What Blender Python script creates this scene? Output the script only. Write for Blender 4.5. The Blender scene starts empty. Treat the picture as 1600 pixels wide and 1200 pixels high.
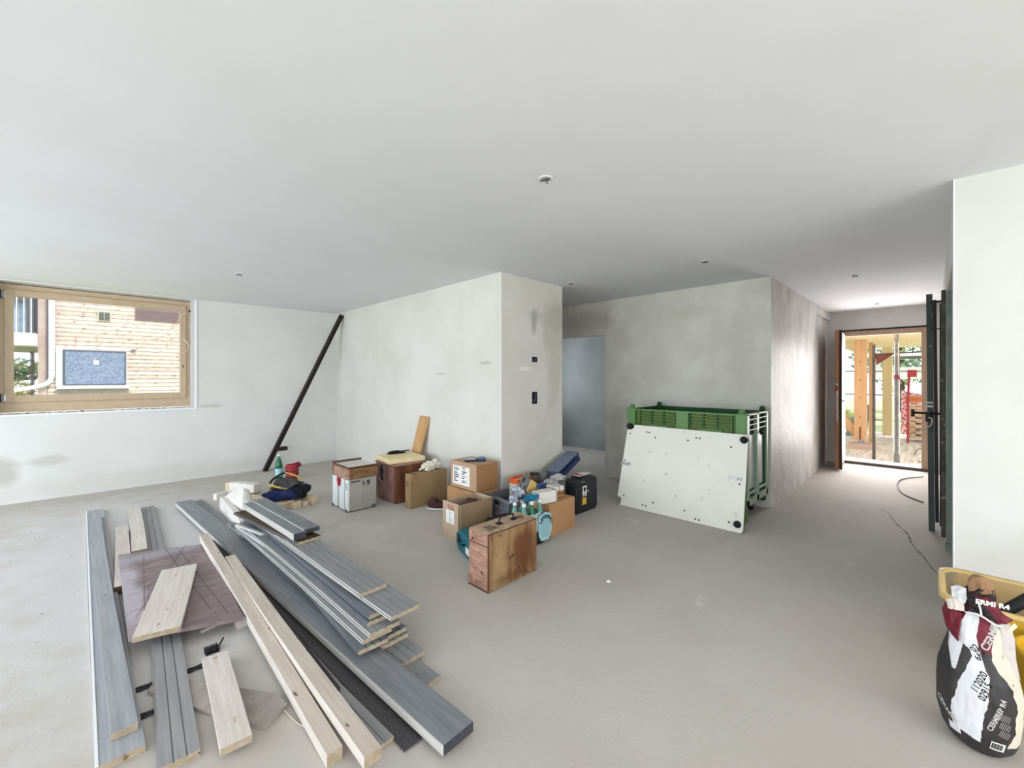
import bpy, bmesh, math, random
from mathutils import Vector, Matrix, noise
random.seed(7)
C = bpy.context.scene.collection
PI = math.pi

# ------------------------------------------------------------------ camera, world, sun, daylight, exposure
cam_d = bpy.data.cameras.new('camera'); cam = bpy.data.objects.new('camera', cam_d); C.objects.link(cam)
cam.location = (0, 0, 1.40)
cam.rotation_euler = (PI/2, 0, math.radians(44.85 - 90))
cam_d.sensor_width = 36; cam_d.lens = 661.6/1600*36
cam_d.shift_y = -9.65/1600
cam_d.clip_start = .05
bpy.context.scene.camera = cam

W = bpy.data.worlds.new('sky'); bpy.context.scene.world = W; W.use_nodes = True
bg = W.node_tree.nodes['Background']; bg.inputs[0].default_value = (.86, .93, 1, 1); bg.inputs[1].default_value = 2.0

sun_d = bpy.data.lights.new('sun', 'SUN'); sun = bpy.data.objects.new('sun', sun_d); C.objects.link(sun)
sun_d.energy = 2.4; sun_d.angle = math.radians(2); sun_d.color = (1, .95, .87)
sun.rotation_euler = Vector((-.30, .75, -.85)).to_track_quat('-Z', 'Y').to_euler()

def area(name, loc, direction, sx, sy, energy, color=(1, 1, 1)):
    d = bpy.data.lights.new(name, 'AREA'); d.shape = 'RECTANGLE'; d.size = sx; d.size_y = sy
    d.energy = energy; d.color = color
    o = bpy.data.objects.new(name, d); C.objects.link(o); o.location = loc
    o.rotation_euler = Vector(direction).to_track_quat('-Z', 'Y').to_euler()
    return o
# daylight coming in through the large window openings of the side and rear walls (behind and left of the camera)
area('daylight_side', (-3.62, 4.4, 1.25), (1, 0, .05), 4.2, 2.1, 150, (.85, .925, 1))
area('daylight_side', (-3.62, -1.0, 1.25), (1, 0, .05), 4.2, 2.1, 88, (.93, .96, 1))
area('daylight_rear', (-.2, -4.12, 1.25), (0, 1, .05), 5.6, 2.1, 150, (1, .99, .98))
area('daylight_door', (9.6, .57, 1.08), (-1, 0, 0), 1.6, 1.9, 130, (1, .97, .97))
area('back_room_fill', (6.1, 5.98, 1.5), (0, -1, -.1), .95, 1.15, 26, (.86, .93, 1))  # lamp added behind the unseen opening to brighten the dim room

vs = bpy.context.scene.view_settings
vs.view_transform = 'Standard'; vs.look = 'None'; vs.exposure = -.07; vs.gamma = 1; vs.use_curve_mapping = False

# ------------------------------------------------------------------ helpers
def lin(c):
    return tuple(((v/255)/12.92 if v/255 <= .04045 else ((v/255+.055)/1.055)**2.4) for v in c)

def tag(o, label=None, cat=None, group=None, kind=None):
    if label: o['label'] = label
    if cat: o['category'] = cat
    if group: o['group'] = group
    if kind: o['kind'] = kind
    return o

def empty(name, loc, label=None, cat=None, group=None, kind=None):
    o = bpy.data.objects.new(name, None); C.objects.link(o); o.location = loc; o.empty_display_size = .1
    return tag(o, label, cat, group, kind)

def origin_of(p):
    v = Vector((0, 0, 0))
    while p is not None:
        v += p.location; p = p.parent
    return v

def obj(name, bm, mat, parent=None, smooth=False, bevel=0, local=False):
    """bm is in world coordinates unless local; links ONE mesh object"""
    me = bpy.data.meshes.new(name)
    if not local:
        if parent is not None:
            off = origin_of(parent)
            loc = Vector((0, 0, 0))
        else:
            xs = [v.co for v in bm.verts]
            mn = Vector((min(c.x for c in xs), min(c.y for c in xs), min(c.z for c in xs)))
            mx = Vector((max(c.x for c in xs), max(c.y for c in xs), max(c.z for c in xs)))
            off = Vector(((mn.x+mx.x)/2, (mn.y+mx.y)/2, mn.z)); loc = off
        bmesh.ops.translate(bm, verts=bm.verts, vec=-off)
    else:
        loc = Vector((0, 0, 0))
    bmesh.ops.recalc_face_normals(bm, faces=bm.faces)
    if smooth:
        for f in bm.faces: f.smooth = True
    bm.to_mesh(me); bm.free()
    for m in (mat if isinstance(mat, (list, tuple)) else [mat]): me.materials.append(m)
    o = bpy.data.objects.new(name, me); C.objects.link(o); o.location = loc
    if parent is not None: o.parent = parent
    if bevel:
        b = o.modifiers.new('bevel', 'BEVEL'); b.width = bevel; b.segments = 2; b.limit_method = 'ANGLE'
    return o

def BM(): return bmesh.new()

def frame(o, ax, ay, az):
    """matrix from origin and three axes"""
    ax, ay, az = Vector(ax).normalized(), Vector(ay).normalized(), Vector(az).normalized()
    return Matrix(((ax.x, ay.x, az.x, o[0]), (ax.y, ay.y, az.y, o[1]), (ax.z, ay.z, az.z, o[2]), (0, 0, 0, 1)))

def rz(loc, deg, tilt=0, axis='Y'):
    return Matrix.Translation(loc) @ Matrix.Rotation(math.radians(deg), 4, 'Z') @ Matrix.Rotation(math.radians(tilt), 4, axis)

def bx(bm, x0, x1, y0, y1, z0, z1, M=None, mi=0):
    r = bmesh.ops.create_cube(bm, size=1)
    T = Matrix.Translation(((x0+x1)/2, (y0+y1)/2, (z0+z1)/2)) @ Matrix.Diagonal((abs(x1-x0), abs(y1-y0), abs(z1-z0), 1))
    if M is not None: T = M @ T
    bmesh.ops.transform(bm, matrix=T, verts=r['verts'])
    if mi:
        for f in {f for v in r['verts'] for f in v.link_faces}: f.material_index = mi
    return r['verts']

def box(*a, M=None):
    b = BM(); bx(b, *a, M=M); return b

def cyl(bm, p0, p1, r0, r1=None, seg=20, cap=True):
    p0, p1 = Vector(p0), Vector(p1); d = p1-p0
    r = bmesh.ops.create_cone(bm, cap_ends=cap, segments=seg, radius1=r0, radius2=r0 if r1 is None else r1, depth=d.length)
    M = Matrix.Translation((p0+p1)/2) @ d.to_track_quat('Z', 'Y').to_matrix().to_4x4()
    bmesh.ops.transform(bm, matrix=M, verts=r['verts'])
    return r['verts']

def ball(bm, c, rx, ry=None, rz_=None, sub=3, M=None):
    r = bmesh.ops.create_icosphere(bm, subdivisions=sub, radius=1)
    T = Matrix.Translation(c) @ Matrix.Diagonal((rx, ry or rx, rz_ or rx, 1))
    if M is not None: T = M @ T
    bmesh.ops.transform(bm, matrix=T, verts=r['verts'])
    return r['verts']

def tube(bm, pts, r, seg=8, closed=False):
    pts = [Vector(p) for p in pts]; n = len(pts); rings = []
    s = None
    for i, p in enumerate(pts):
        a = pts[max(i-1, 0)]; b = pts[min(i+1, n-1)]
        t = (b-a).normalized()
        if s is None: s = t.orthogonal()
        s = (s-t*s.dot(t)).normalized(); u = s.cross(t).normalized()
        rings.append([bm.verts.new(p + (s*math.cos(k*2*PI/seg)+u*math.sin(k*2*PI/seg))*r) for k in range(seg)])
    for i in range(n-1):
        for k in range(seg):
            bm.faces.new((rings[i][k], rings[i][(k+1) % seg], rings[i+1][(k+1) % seg], rings[i+1][k]))
    bm.faces.new(rings[0]); bm.faces.new(rings[-1][::-1])

def smoothpts(P, n=8):
    P = [Vector(p) for p in P]; out = []
    for i in range(len(P)-1):
        a, b, c, d = P[max(i-1, 0)], P[i], P[i+1], P[min(i+2, len(P)-1)]
        for k in range(n):
            t = k/n
            out.append(.5*((2*b)+(c-a)*t+(2*a-5*b+4*c-d)*t*t+(3*b-3*c+d-a)*t**3))
    out.append(P[-1]); return out

def prism(bm, pts, vec, mi=0):
    """extrude polygon pts (3D) by vec"""
    a = [bm.verts.new(p) for p in pts]; b = [bm.verts.new(Vector(p)+Vector(vec)) for p in pts]
    fs = [bm.faces.new(a), bm.faces.new(b[::-1])]
    n = len(a)
    for i in range(n): fs.append(bm.faces.new((a[i], b[i], b[(i+1) % n], a[(i+1) % n])))
    for f in fs: f.material_index = mi

def lathe(bm, prof, c, seg=24, M=None):
    rings = []
    for r, z in prof:
        ring = []
        for k in range(seg):
            p = Vector((r*math.cos(2*PI*k/seg), r*math.sin(2*PI*k/seg), z))
            p = (M @ p) if M is not None else p + Vector(c)
            ring.append(bm.verts.new(p))
        rings.append(ring)
    for a, b in zip(rings, rings[1:]):
        for k in range(seg): bm.faces.new((a[k], a[(k+1) % seg], b[(k+1) % seg], b[k]))
    bm.faces.new(rings[0]); bm.faces.new(rings[-1][::-1])

def text_bm(body, size, o, right, up, f=None, align='LEFT', bold=0.0, depth=0.0006):
    cu = bpy.data.curves.new('t', 'FONT'); cu.body = body; cu.size = size; cu.align_x = align; cu.extrude = depth; cu.offset = bold
    cu.resolution_u = 3
    to = bpy.data.objects.new('t', cu); C.objects.link(to)
    dg = bpy.context.evaluated_depsgraph_get(); me = bpy.data.meshes.new_from_object(to.evaluated_get(dg))
    bpy.data.objects.remove(to)
    bm = BM(); bm.from_mesh(me); bpy.data.meshes.remove(me)
    right, up = Vector(right).normalized(), Vector(up).normalized(); nn = right.cross(up); o = Vector(o) if o else Vector((0, 0, 0))
    for v in bm.verts:
        v.co = f(v.co) if f else o + right*v.co.x + up*v.co.y + nn*v.co.z
    return bm

# ------------------------------------------------------------------ materials
MATS = {}
def mat(name, rgb, rough=.7, rgb2=None, scale=6, stretch=(1, 1, 1), amt=.5, bump=0, metal=0, detail=6, spec=.35, lo=.35, hi=.65,
        stains_and_light=None, alpha=1, trans=0, emit=None, spots=None, bumpscale=None, coord='Object', ior=1.45):
    """rgb = base sRGB 0-255; rgb2 = second colour mixed by stretched noise; stains = [(centre, radii, rgb, strength)] in object space; spots=(scale, threshold, rgb)"""
    if name in MATS: return MATS[name]
    m = bpy.data.materials.new(name); m.use_nodes = True; nt = m.node_tree; N = nt.nodes; L = nt.links
    b = N['Principled BSDF']
    b.inputs['Roughness'].default_value = rough; b.inputs['Metallic'].default_value = metal
    b.inputs['Specular IOR Level'].default_value = spec; b.inputs['IOR'].default_value = ior
    b.inputs['Base Color'].default_value = (*lin(rgb), 1)
    tc = N.new('ShaderNodeTexCoord'); mp = N.new('ShaderNodeMapping'); mp.inputs['Scale'].default_value = stretch
    L.new(tc.outputs[coord], mp.inputs['Vector'])
    last = None; nz = None
    if rgb2 or bump:
        nz = N.new('ShaderNodeTexNoise'); nz.inputs['Scale'].default_value = scale; nz.inputs['Detail'].default_value = detail
        nz.inputs['Roughness'].default_value = .6
        L.new(mp.outputs[0], nz.inputs['Vector'])
    if rgb2:
        mr = N.new('ShaderNodeMapRange'); mr.inputs[1].default_value = lo; mr.inputs[2].default_value = hi; mr.inputs[4].default_value = amt*2 if amt < .5 else 1
        L.new(nz.outputs[0], mr.inputs[0])
        mx = N.new('ShaderNodeMix'); mx.data_type = 'RGBA'
        mx.inputs[6].default_value = (*lin(rgb), 1); mx.inputs[7].default_value = (*lin(rgb2), 1)
        L.new(mr.outputs[0], mx.inputs[0]); last = mx.outputs[2]
    def over(fac, col):
        nonlocal last
        mx = N.new('ShaderNodeMix'); mx.data_type = 'RGBA'
        if last is not None: L.new(last, mx.inputs[6])
        else: mx.inputs[6].default_value = (*lin(rgb), 1)
        mx.inputs[7].default_value = (*lin(col), 1); L.new(fac, mx.inputs[0]); last = mx.outputs[2]
    if spots:
        sc, th, col = spots[:3]
        n2 = N.new('ShaderNodeTexNoise'); n2.inputs['Scale'].default_value = sc; n2.inputs['Detail'].default_value = 2
        mp2 = N.new('ShaderNodeMapping'); mp2.inputs['Scale'].default_value = spots[3] if len(spots) > 3 else (1, 1, 1)
        L.new(tc.outputs[coord], mp2.inputs['Vector']); L.new(mp2.outputs[0], n2.inputs['Vector'])
        mr = N.new('ShaderNodeMapRange'); mr.inputs[1].default_value = th; mr.inputs[2].default_value = th+.05
        L.new(n2.outputs[0], mr.inputs[0]); over(mr.outputs[0], col)
    if stains_and_light:
        n3 = N.new('ShaderNodeTexNoise'); n3.inputs['Scale'].default_value = 5; n3.inputs['Detail'].default_value = 5
        L.new(tc.outputs['Object'], n3.inputs['Vector'])
        for c, r, col, st in stains_and_light:
            m1 = N.new('ShaderNodeMapping'); m1.vector_type = 'TEXTURE'
            m1.inputs['Location'].default_value = c; m1.inputs['Scale'].default_value = r
            L.new(tc.outputs['Object'], m1.inputs['Vector'])
            ln = N.new('ShaderNodeVectorMath'); ln.operation = 'LENGTH'; L.new(m1.outputs[0], ln.inputs[0])
            ad = N.new('ShaderNodeMath'); ad.operation = 'MULTIPLY_ADD'; ad.inputs[1].default_value = 1.6
            L.new(n3.outputs[0], ad.inputs[0]); L.new(ln.outputs['Value'], ad.inputs[2])
            mr = N.new('ShaderNodeMapRange'); mr.inputs[1].default_value = 1.25; mr.inputs[2].default_value = 1.9
            mr.inputs[3].default_value = st; mr.inputs[4].default_value = 0
            L.new(ad.outputs[0], mr.inputs[0]); over(mr.outputs[0], col)
    if last is not None: L.new(last, b.inputs['Base Color'])
    if bump:
        bp = N.new('ShaderNodeBump'); bp.inputs['Strength'].default_value = bump; bp.inputs['Distance'].default_value = .01
        if bumpscale:
            n4 = N.new('ShaderNodeTexNoise'); n4.inputs['Scale'].default_value = bumpscale; n4.inputs['Detail'].default_value = 4
            L.new(mp.outputs[0], n4.inputs['Vector']); L.new(n4.outputs[0], bp.inputs['Height'])
        else: L.new(nz.outputs[0], bp.inputs['Height'])
        L.new(bp.outputs[0], b.inputs['Normal'])
    if trans: b.inputs['Transmission Weight'].default_value = trans
    if alpha < 1: b.inputs['Alpha'].default_value = alpha
    if emit: b.inputs['Emission Color'].default_value = (*lin(emit[0]), 1); b.inputs['Emission Strength'].default_value = emit[1]
    MATS[name] = m; return m

def wood(name, a, b, **k):
    d = dict(rough=.75, rgb2=b, scale=1.0, stretch=(3, 45, 45), detail=8, bump=.25, lo=.3, hi=.7,
             spots=(9, .71, k.pop('knot', tuple(int(v*.62) for v in a)), (1, 2.2, 2.2)))
    d.update(k); return mat(name, a, **d)

PALE = wood('pale_spruce', (220, 213, 206), (200, 190, 181), knot=(160, 132, 110))
PALE2 = wood('dusty_spruce', (214, 206, 200), (186, 174, 166), knot=(140, 120, 110))
BEAM = wood('planed_spruce', (208, 197, 186), (184, 170, 157), knot=(122, 96, 78))
GREYB = wood('grey_primed_board', (152, 156, 163), (174, 174, 178), knot=(110, 112, 122))
BLUE = wood('blue_grey_board', (142, 146, 152), (168, 171, 176), knot=(92, 98, 108), rough=.5)
GREYG = wood('grey_profile_board', (158, 156, 156), (140, 140, 144), knot=(120, 118, 118))
GREYS = wood('grey_cladding', (148, 148, 148), (130, 133, 138), knot=(95, 95, 98))
SLATE = wood('slate_board', (106, 109, 114), (134, 137, 142), knot=(66, 70, 76), rough=.42, spec=.6)
SLATE2 = wood('slate_cladding', (94, 98, 106), (118, 122, 130), knot=(58, 61, 66), rough=.5)
DARKB = wood('dark_brown_strip', (74, 68, 72), (58, 54, 58), knot=(45, 40, 44))
WHITEE = wood('white_batten', (205, 205, 203), (176, 178, 180), knot=(120, 120, 120))
BRNTOP = wood('brown_board', (84, 66, 44), (62, 48, 34), knot=(40, 30, 20))
MESH = mat('perforated_steel', (74, 71, 74), .5, (92, 89, 92), scale=160, detail=0, lo=.48, hi=.55, metal=.4)
ENDG = wood('fresh_cut_end', (182, 168, 146), (154, 138, 116), stretch=(30, 30, 30), knot=(120, 100, 70))
EDGEW = wood('whitish_board_edge', (206, 204, 200), (180, 178, 176), knot=(140, 135, 130))
WM = dict(PALE=(PALE, PALE, ENDG), PALE2=(PALE2, PALE2, wood('brown_end', (100, 78, 60), (80, 60, 46))), BEAM=(BEAM, PALE, ENDG), GREYB=(GREYB, EDGEW, ENDG), BLUE=(BLUE, BLUE, ENDG),
          GREYG=(GREYG, GREYG, ENDG), GREYS=(GREYS, EDGEW, ENDG), SLATE=(SLATE, EDGEW, wood('dark_end', (70, 72, 78), (56, 58, 64))), SLATE2=(SLATE2, SLATE2, ENDG), DARKB=(DARKB, DARKB, DARKB),
          WHITEE=(WHITEE, WHITEE, ENDG), BRNTOP=(BRNTOP, SLATE2, ENDG), MESH=(MESH, MESH, MESH))

WHITEP = mat('smooth_white_plaster', (226, 226, 224), .85, (218, 219, 217), scale=2.2, bump=.04, bumpscale=60)
DARKM = mat('black_plastic', (26, 27, 29), .45, (38, 39, 42), scale=30)
BLACKR = mat('black_rubber', (30, 31, 30), .6)
STEEL = mat('zinc_steel', (170, 170, 168), .35, (130, 130, 128), scale=40, metal=.8)
WHITEPL = mat('white_plastic', (232, 232, 232), .4)
PAPER = mat('white_paper', (236, 235, 232), .8)
INK = mat('black_ink', (28, 28, 30), .7)

# ------------------------------------------------------------------ the setting (walls keep their origin at the world origin)
H = 2.4886
def struct(name, bm, m, parent=None, **k):
    o = obj(name, bm, m, parent, local=True, **k)
    if parent is None: o['kind'] = 'structure'
    return o

FLOORM = mat('dusty_screed', (195, 190, 184), .8, (185, 179, 172), scale=.9, detail=9, bump=.12, bumpscale=35, spec=.25,
             spots=(3.1, .72, (204, 201, 197)),
             stains_and_light=[((.3, 4.5, 0), (1.3, 2.6, 1), (208, 208, 210), .6), ((1.6, 3.6, 0), (.5, .5, 1), (208, 206, 204), .5), ((7.5, .6, 0), (1.6, .8, 1), (208, 202, 198), .4),  # paler patches at left and by the door paint daylight on the floor
                     ((.3, 1.9, 0), (.5, .5, 1), (180, 172, 162), .4)])
struct('floor', box(-3.7, 9.1, -4.3, 7.5, -.2, 0), FLOORM)
CEILM = mat('painted_ceiling', (229, 230, 234), .9, (225, 226, 229), scale=1.2, bump=.03, bumpscale=90)
struct('ceiling', box(-3.7, 9.2, -4.3, 7.6, H, H+.25), CEILM)
WINW = mat('window_wall_plaster', (222, 222, 220), .85, (214, 214, 212), scale=1.6, bump=.05, bumpscale=50,
           stains_and_light=[((-.66, 7.24, .36), (.16, .3, .17), (170, 168, 160), .6), ((-.30, 7.24, .44), (.2, .3, .06), (184, 182, 176), .55),
                   ((1.24, 7.24, 1.005), (.16, .3, .03), (190, 188, 176), .6), ((.6, 7.24, .12), (1.6, .3, .16), (206, 204, 199), .6)])
b = BM()
bx(b, -3.7, 3.006, 7.246, 7.62, -.1, .99); bx(b, -3.7, -.72, 7.246, 7.62, .99, H); bx(b, 1.065, 3.006, 7.246, 7.62, .99, H)
bx(b, -.72, 1.065, 7.246, 7.62, 2.477, H)
struct('wall_window', b, WINW)
CENT = mat('centre_block_plaster', (222, 221, 216), .85, (212, 210, 203), scale=1.4, bump=.05, bumpscale=50,
           stains_and_light=[((3.51, 3.14, 2.03), (.06, .2, .17), (140, 140, 137), .6), ((3.53, 3.14, 2.1), (.12, .2, .08), (176, 176, 172), .5),
                   ((3.9, 3.14, 2.05), (.25, .2, .35), (188, 184, 174), .8), ((3.85, 3.14, 1.5), (.16, .2, .6), (196, 192, 182), .6),
                   ((3.35, 3.14, 1.5), (.12, .2, .03), (236, 236, 232), .9), ((3.5, 3.14, .5), (.4, .2, .5), (202, 199, 190), .5),
                   ((3.0, 3.4, 1.56), (.1, .12, .02), (176, 176, 172), .7), ((3.0, 4.2, 1.45), (.1, .1, .015), (180, 180, 178), .7)])
struct('wall_centre', box(3.006, 4.0137, 3.1455, 7.3, -.1, H), CENT)
HALLW = mat('patchy_hall_plaster', (216, 215, 208), .8, (200, 198, 189), scale=2.1, bump=.08, bumpscale=20,
            stains_and_light=[((5.17, 2.1, 2.2), (.2, .28, .1), (192, 189, 177), .5), ((5.17, 3.6, 2.22), (.2, .5, .18), (172, 165, 155), .6),
                    ((5.17, 1.55, 1.7), (.2, .18, .5), (196, 194, 186), .6), ((5.17, 2.6, 1.5), (.2, .22, .6), (200, 198, 190), .6),
                    ((5.17, 3.1, .7), (.2, .12, .5), (188, 184, 172), .7), ((5.17, 2.0, 1.5), (.2, .25, .02), (214, 212, 206), .6)])
b = BM()
bx(b, 5.1748, 5.30, 1.2336, 3.2885, -.1, H); bx(b, 5.1753, 5.30, 3.2885, 4.45, 2.01, H); bx(b, 5.1753, 5.30, 4.45, 7.3, -.1, H)
struct('wall_hall', b, HALLW)
HALLL = mat('wet_patched_plaster', (216, 213, 210), .46, (190, 184, 179), scale=2.6, stretch=(1.4, 1, .8), detail=8, bump=.9, bumpscale=13, spec=.5, lo=.42, hi=.62,
            stains_and_light=[((6.2, 1.23, 1.15), (.35, .2, .6), (176, 168, 164), .5), ((7.1, 1.23, 1.0), (.3, .2, .7), (182, 174, 170), .45), ((5.4, 1.23, 1.2), (.15, .2, 1.2), (200, 198, 192), .8)])
b = BM()
bx(b, 5.1758, 7.745, 1.2328, 1.36, -.1, H); bx(b, 7.745, 9.1, 1.262, 1.36, -.1, 2.36); bx(b, 7.745, 9.1, 1.2328, 1.36, 2.36, H)
struct('wall_passage', b, HALLL)
b = BM()
bx(b, 8.8, 9.12, 1.15, 1.5, -.1, H); bx(b, 8.8, 9.12, -.5, 1.15, 2.17, H); bx(b, 8.8, 9.12, -.5, .04, -.1, 2.17)
struct('wall_entrance', b, mat('entrance_plaster', (206, 202, 200), .85, (198, 194, 192), scale=3))
b = BM()
bx(b, 3.3645, 3.68, -.30, -.0814, -.1, H); bx(b, 3.68, 4.97, -.30, -.0814, 2.1, H); bx(b, 4.97, 8.85, -.30, -.0814, -.1, H)
bx(b, 3.3645, 3.55, -4.3, -.30, -.1, H)
struct('wall_right', b, mat('right_wall_plaster', (218, 218, 215), .85, (211, 211, 207), scale=1.5, bump=.05, bumpscale=50,
       stains_and_light=[((3.36, -.55, 1.33), (.1, .11, .02), (196, 196, 193), .0), ((3.36, -.9, .9), (.1, .1, .6), (200, 195, 186), .5)]))
# side room beyond the right hall wall and the dim room behind the doorway
b = BM(); bx(b, 3.55, 6.2, -3.0, -2.9, -.1, H); bx(b, 6.1, 6.2, -2.9, -.3, -.1, H)
struct('wall_side_room', b, WHITEP)
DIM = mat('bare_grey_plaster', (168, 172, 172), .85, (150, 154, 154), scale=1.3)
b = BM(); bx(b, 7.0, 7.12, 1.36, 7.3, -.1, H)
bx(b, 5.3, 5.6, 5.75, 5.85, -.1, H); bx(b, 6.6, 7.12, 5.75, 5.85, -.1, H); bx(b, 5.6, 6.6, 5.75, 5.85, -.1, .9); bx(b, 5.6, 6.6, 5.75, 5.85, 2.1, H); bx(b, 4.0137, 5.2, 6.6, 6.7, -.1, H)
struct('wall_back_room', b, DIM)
# side wall (left of the camera) and rear wall: large window openings, never in view
b = BM()
bx(b, -3.75, -3.5, -4.3, -3.2, -.1, H); bx(b, -3.75, -3.5, 1.1, 2.2, -.1, H); bx(b, -3.75, -3.5, 6.6, 7.6, -.1, H)
bx(b, -3.75, -3.5, -3.2, 6.6, -.1, .15); bx(b, -3.75, -3.5, -3.2, 6.6, 2.35, H)
struct('wall_left', b, WHITEP)
b = BM()
bx(b, -3.75, -3.1, -4.25, -4.0, -.1, H); bx(b, 2.7, 3.6, -4.25, -4.0, -.1, H); bx(b, -3.1, 2.7, -4.25, -4.0, -.1, .15); bx(b, -3.1, 2.7, -4.25, -4.0, 2.35, H)
struct('wall_rear', b, WHITEP)
# floor joint
JM = mat('floor_joint', (134, 127, 118), .9, (104, 97, 90), scale=9)
b = BM(); P = smoothpts([(5.95, .40, 0), (5.85, .33, 0), (5.5, .255, 0), (5.2, .165, 0), (4.9, .125, 0), (4.6, .05, 0), (4.4, .01, 0), (4.15, -.05, 0), (3.75, -.078, 0)], 6)
for p, q in zip(P, P[1:]):
    d = (q-p).normalized(); s = Vector((-d.y, d.x, 0))*(.0025+.006*random.random()**2)
    prism(b, [p-s, q-s, q+s, p+s], (0, 0, .0015))
struct('trim_1', b, JM)
# green steel jamb of the side-room opening
GREENST = mat('green_primed_steel', (132, 146, 136), .5, (112, 126, 118), scale=8)
b = BM(); bx(b, 4.915, 4.972, -.30, -.078, .01, 2.1); bx(b, 4.86, 4.915, -.30, -.27, .01, 2.1); bx(b, 4.90, 4.972, -.13, -.07, 0, .06)
struct('trim_2', b, GREENST)
bm_ = BM(); bx(bm_, 3.0, 3.009, 3.1425, 3.149, 0, H); bx(bm_, 3.360, 3.3665, -.0835, -.078, 0, H)
struct('trim_3', bm_, mat('corner_bead', (236, 237, 238), .7))

# ---- window_1: wooden frame, sash, glass
WF = wood('oiled_window_wood', (205, 184, 158), (192, 170, 144), stretch=(6, 6, 6), scale=2, spots=None, bump=.03, knot=(180, 150, 120))
WF2 = wood('window_sash_wood', (198, 178, 152), (188, 166, 140), stretch=(6, 6, 6), scale=2, spots=None, bump=.03, knot=(180, 150, 120))
w = empty('window_1', (0, 0, 0), kind='structure')
def frame4(x0, x1, z0, z1, y0, y1, wl, wr, wb, wt):
    b = BM(); bx(b, x0, x0+wl, y0, y1, z0, z1); bx(b, x1-wr, x1, y0, y1, z0, z1)
    bx(b, x0+wl, x1-wr, y0, y1, z0, z0+wb); bx(b, x0+wl, x1-wr, y0, y1, z1-wt, z1); return b
struct('window_frame', frame4(-.735, 1.04, 1.005, 2.465, 7.43, 7.52, .085, .055, .115, .06), WF, w, bevel=.004)
sash = struct('window_sash', frame4(-.65, .985, 1.12, 2.405, 7.405, 7.47, .065, .068, .078, .075), WF2, w, bevel=.005)
struct('window_pane', box(-.59, .92, 7.437, 7.443, 1.195, 2.335), mat('clear_glass', (250, 252, 252), 0, trans=1, alpha=.12, ior=1.05, spec=.2), sash)
b = BM(); cyl(b, (.95, 7.40, 1.56), (.95, 7.406, 1.56), .008, seg=12); bx(b, .948, .952, 7.399, 7.406, 1.535, 1.585)
struct('handle_hole', b, INK, sash)
for z in (2.30, 1.13):
    b = BM(); cyl(b, (-.665, 7.402, z), (-.665, 7.402, z+.08), .011, seg=12); bx(b, -.685, -.64, 7.404, 7.412, z+.005, z+.075)
    struct('hinge', b, STEEL, w)
    struct('hinge_shadow_gap', box(-.682, -.673, 7.398, 7.41, z-.008, z+.09), INK, w)
# white plaster bead around the reveal
b = BM(); bx(b, 1.055, 1.083, 7.235, 7.25, .975, 2.475); bx(b, -.8, 1.075, 7.232, 7.25, .972, .990)
for i in range(40):
    x = random.uniform(-.7, 1.06); bx(b, x, x+random.uniform(.01, .05), 7.36, 7.432, .988, .988+random.uniform(.004, .014))
struct('plaster_bead', b, mat('white_bead', (240, 243, 248), .8), w)
b = BM(); bx(b, 1.03, 1.07, 7.25, 7.43, .985, 2.48)
struct('reveal_plaster', b, mat('grey_reveal', (206, 204, 204), .9), w)
b = BM(); cyl(b, (1.035, 7.395, 2.335), (1.01, 7.395, 2.335), .012, seg=12)
tag(obj('cable_outlet', b, INK), 'small black cable hole in the right window reveal near the ceiling', 'cable outlet')
b = BM()
P = [(1.012, 7.39, 2.33), (.93, 7.37, 2.26), (.87, 7.36, 2.12), (.88, 7.36, 1.99), (.96, 7.36, 1.92), (1.0, 7.36, 1.86)]
tube(b, smoothpts(P, 8), .0035, 6)
cx, cz, r = .885, 1.84, .118
tube(b, [(cx+r*math.cos(a), 7.355, cz+r*math.sin(a)*.95) for a in [i*2*PI/40+.2 for i in range(41)]], .0035, 6)
tag(obj('cable', b, mat('white_cable', (226, 216, 196), .5)), 'thin white cable hanging in a loop beside the window frame', 'cable')

# ---- door_1: entrance door, frame and opened leaf
d = empty('door_1', (8.8, .57, 0), kind='structure')
DW = wood('door_frame_wood', (176, 152, 132), (160, 136, 118), stretch=(20, 20, 3), knot=(150, 125, 105))
DW2 = wood('door_leaf_wood', (166, 128, 96), (140, 104, 80), stretch=(20, 20, 3), knot=(120, 90, 70))
b = BM(); bx(b, 8.81, 8.9, 1.035, 1.15, .0, 2.165); bx(b, 8.81, 8.9, .02, .125, .0, 2.165); bx(b, 8.81, 8.9, .125, 1.035, 2.08, 2.165)
obj('door_frame', b, DW, d, bevel=.005)
obj('threshold', box(8.80, 8.98, .04, 1.04, 0, .045), mat('dark_threshold', (84, 74, 68), .5), d)
obj('lintel_gap', box(8.795, 8.81, .0, 1.16, 2.16, 2.182), INK, d)  # black strip stands in for the dark gap between lintel and frame
hx, hy = 8.76, 1.03; ex, ey = 7.99, 1.0
D = Vector((ex-hx, ey-hy, 0)).normalized(); Nn = Vector((D.y, -D.x, 0))  # towards the opening
if Nn.y > 0: Nn = -Nn
Lw = math.hypot(ex-hx, ey-hy); ML = frame((hx, hy, 0), D, Nn, (0, 0, 1))
def lbox(x0, x1, y0, y1, z0, z1):
    return box(x0, x1, y0, y1, z0, z1, M=ML)
leaf = obj('door_leaf', lbox(0, Lw, -.055, 0, .02, 2.12), [DW2], d)
obj('outer_face', lbox(.02, Lw-.012, 0, .008, .06, 2.10), mat('outer_face_reflection', (214, 206, 200), .5, (176, 166, 158), scale=3, stretch=(3, 3, 14)), leaf)  # pale stripes put the leaf's bright reflection into its outer colour
obj('edge_rebate', lbox(Lw-.02, Lw+.004, -.002, .03, .03, 2.12), mat('dark_rebate', (44, 30, 24), .6), leaf)
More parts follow.
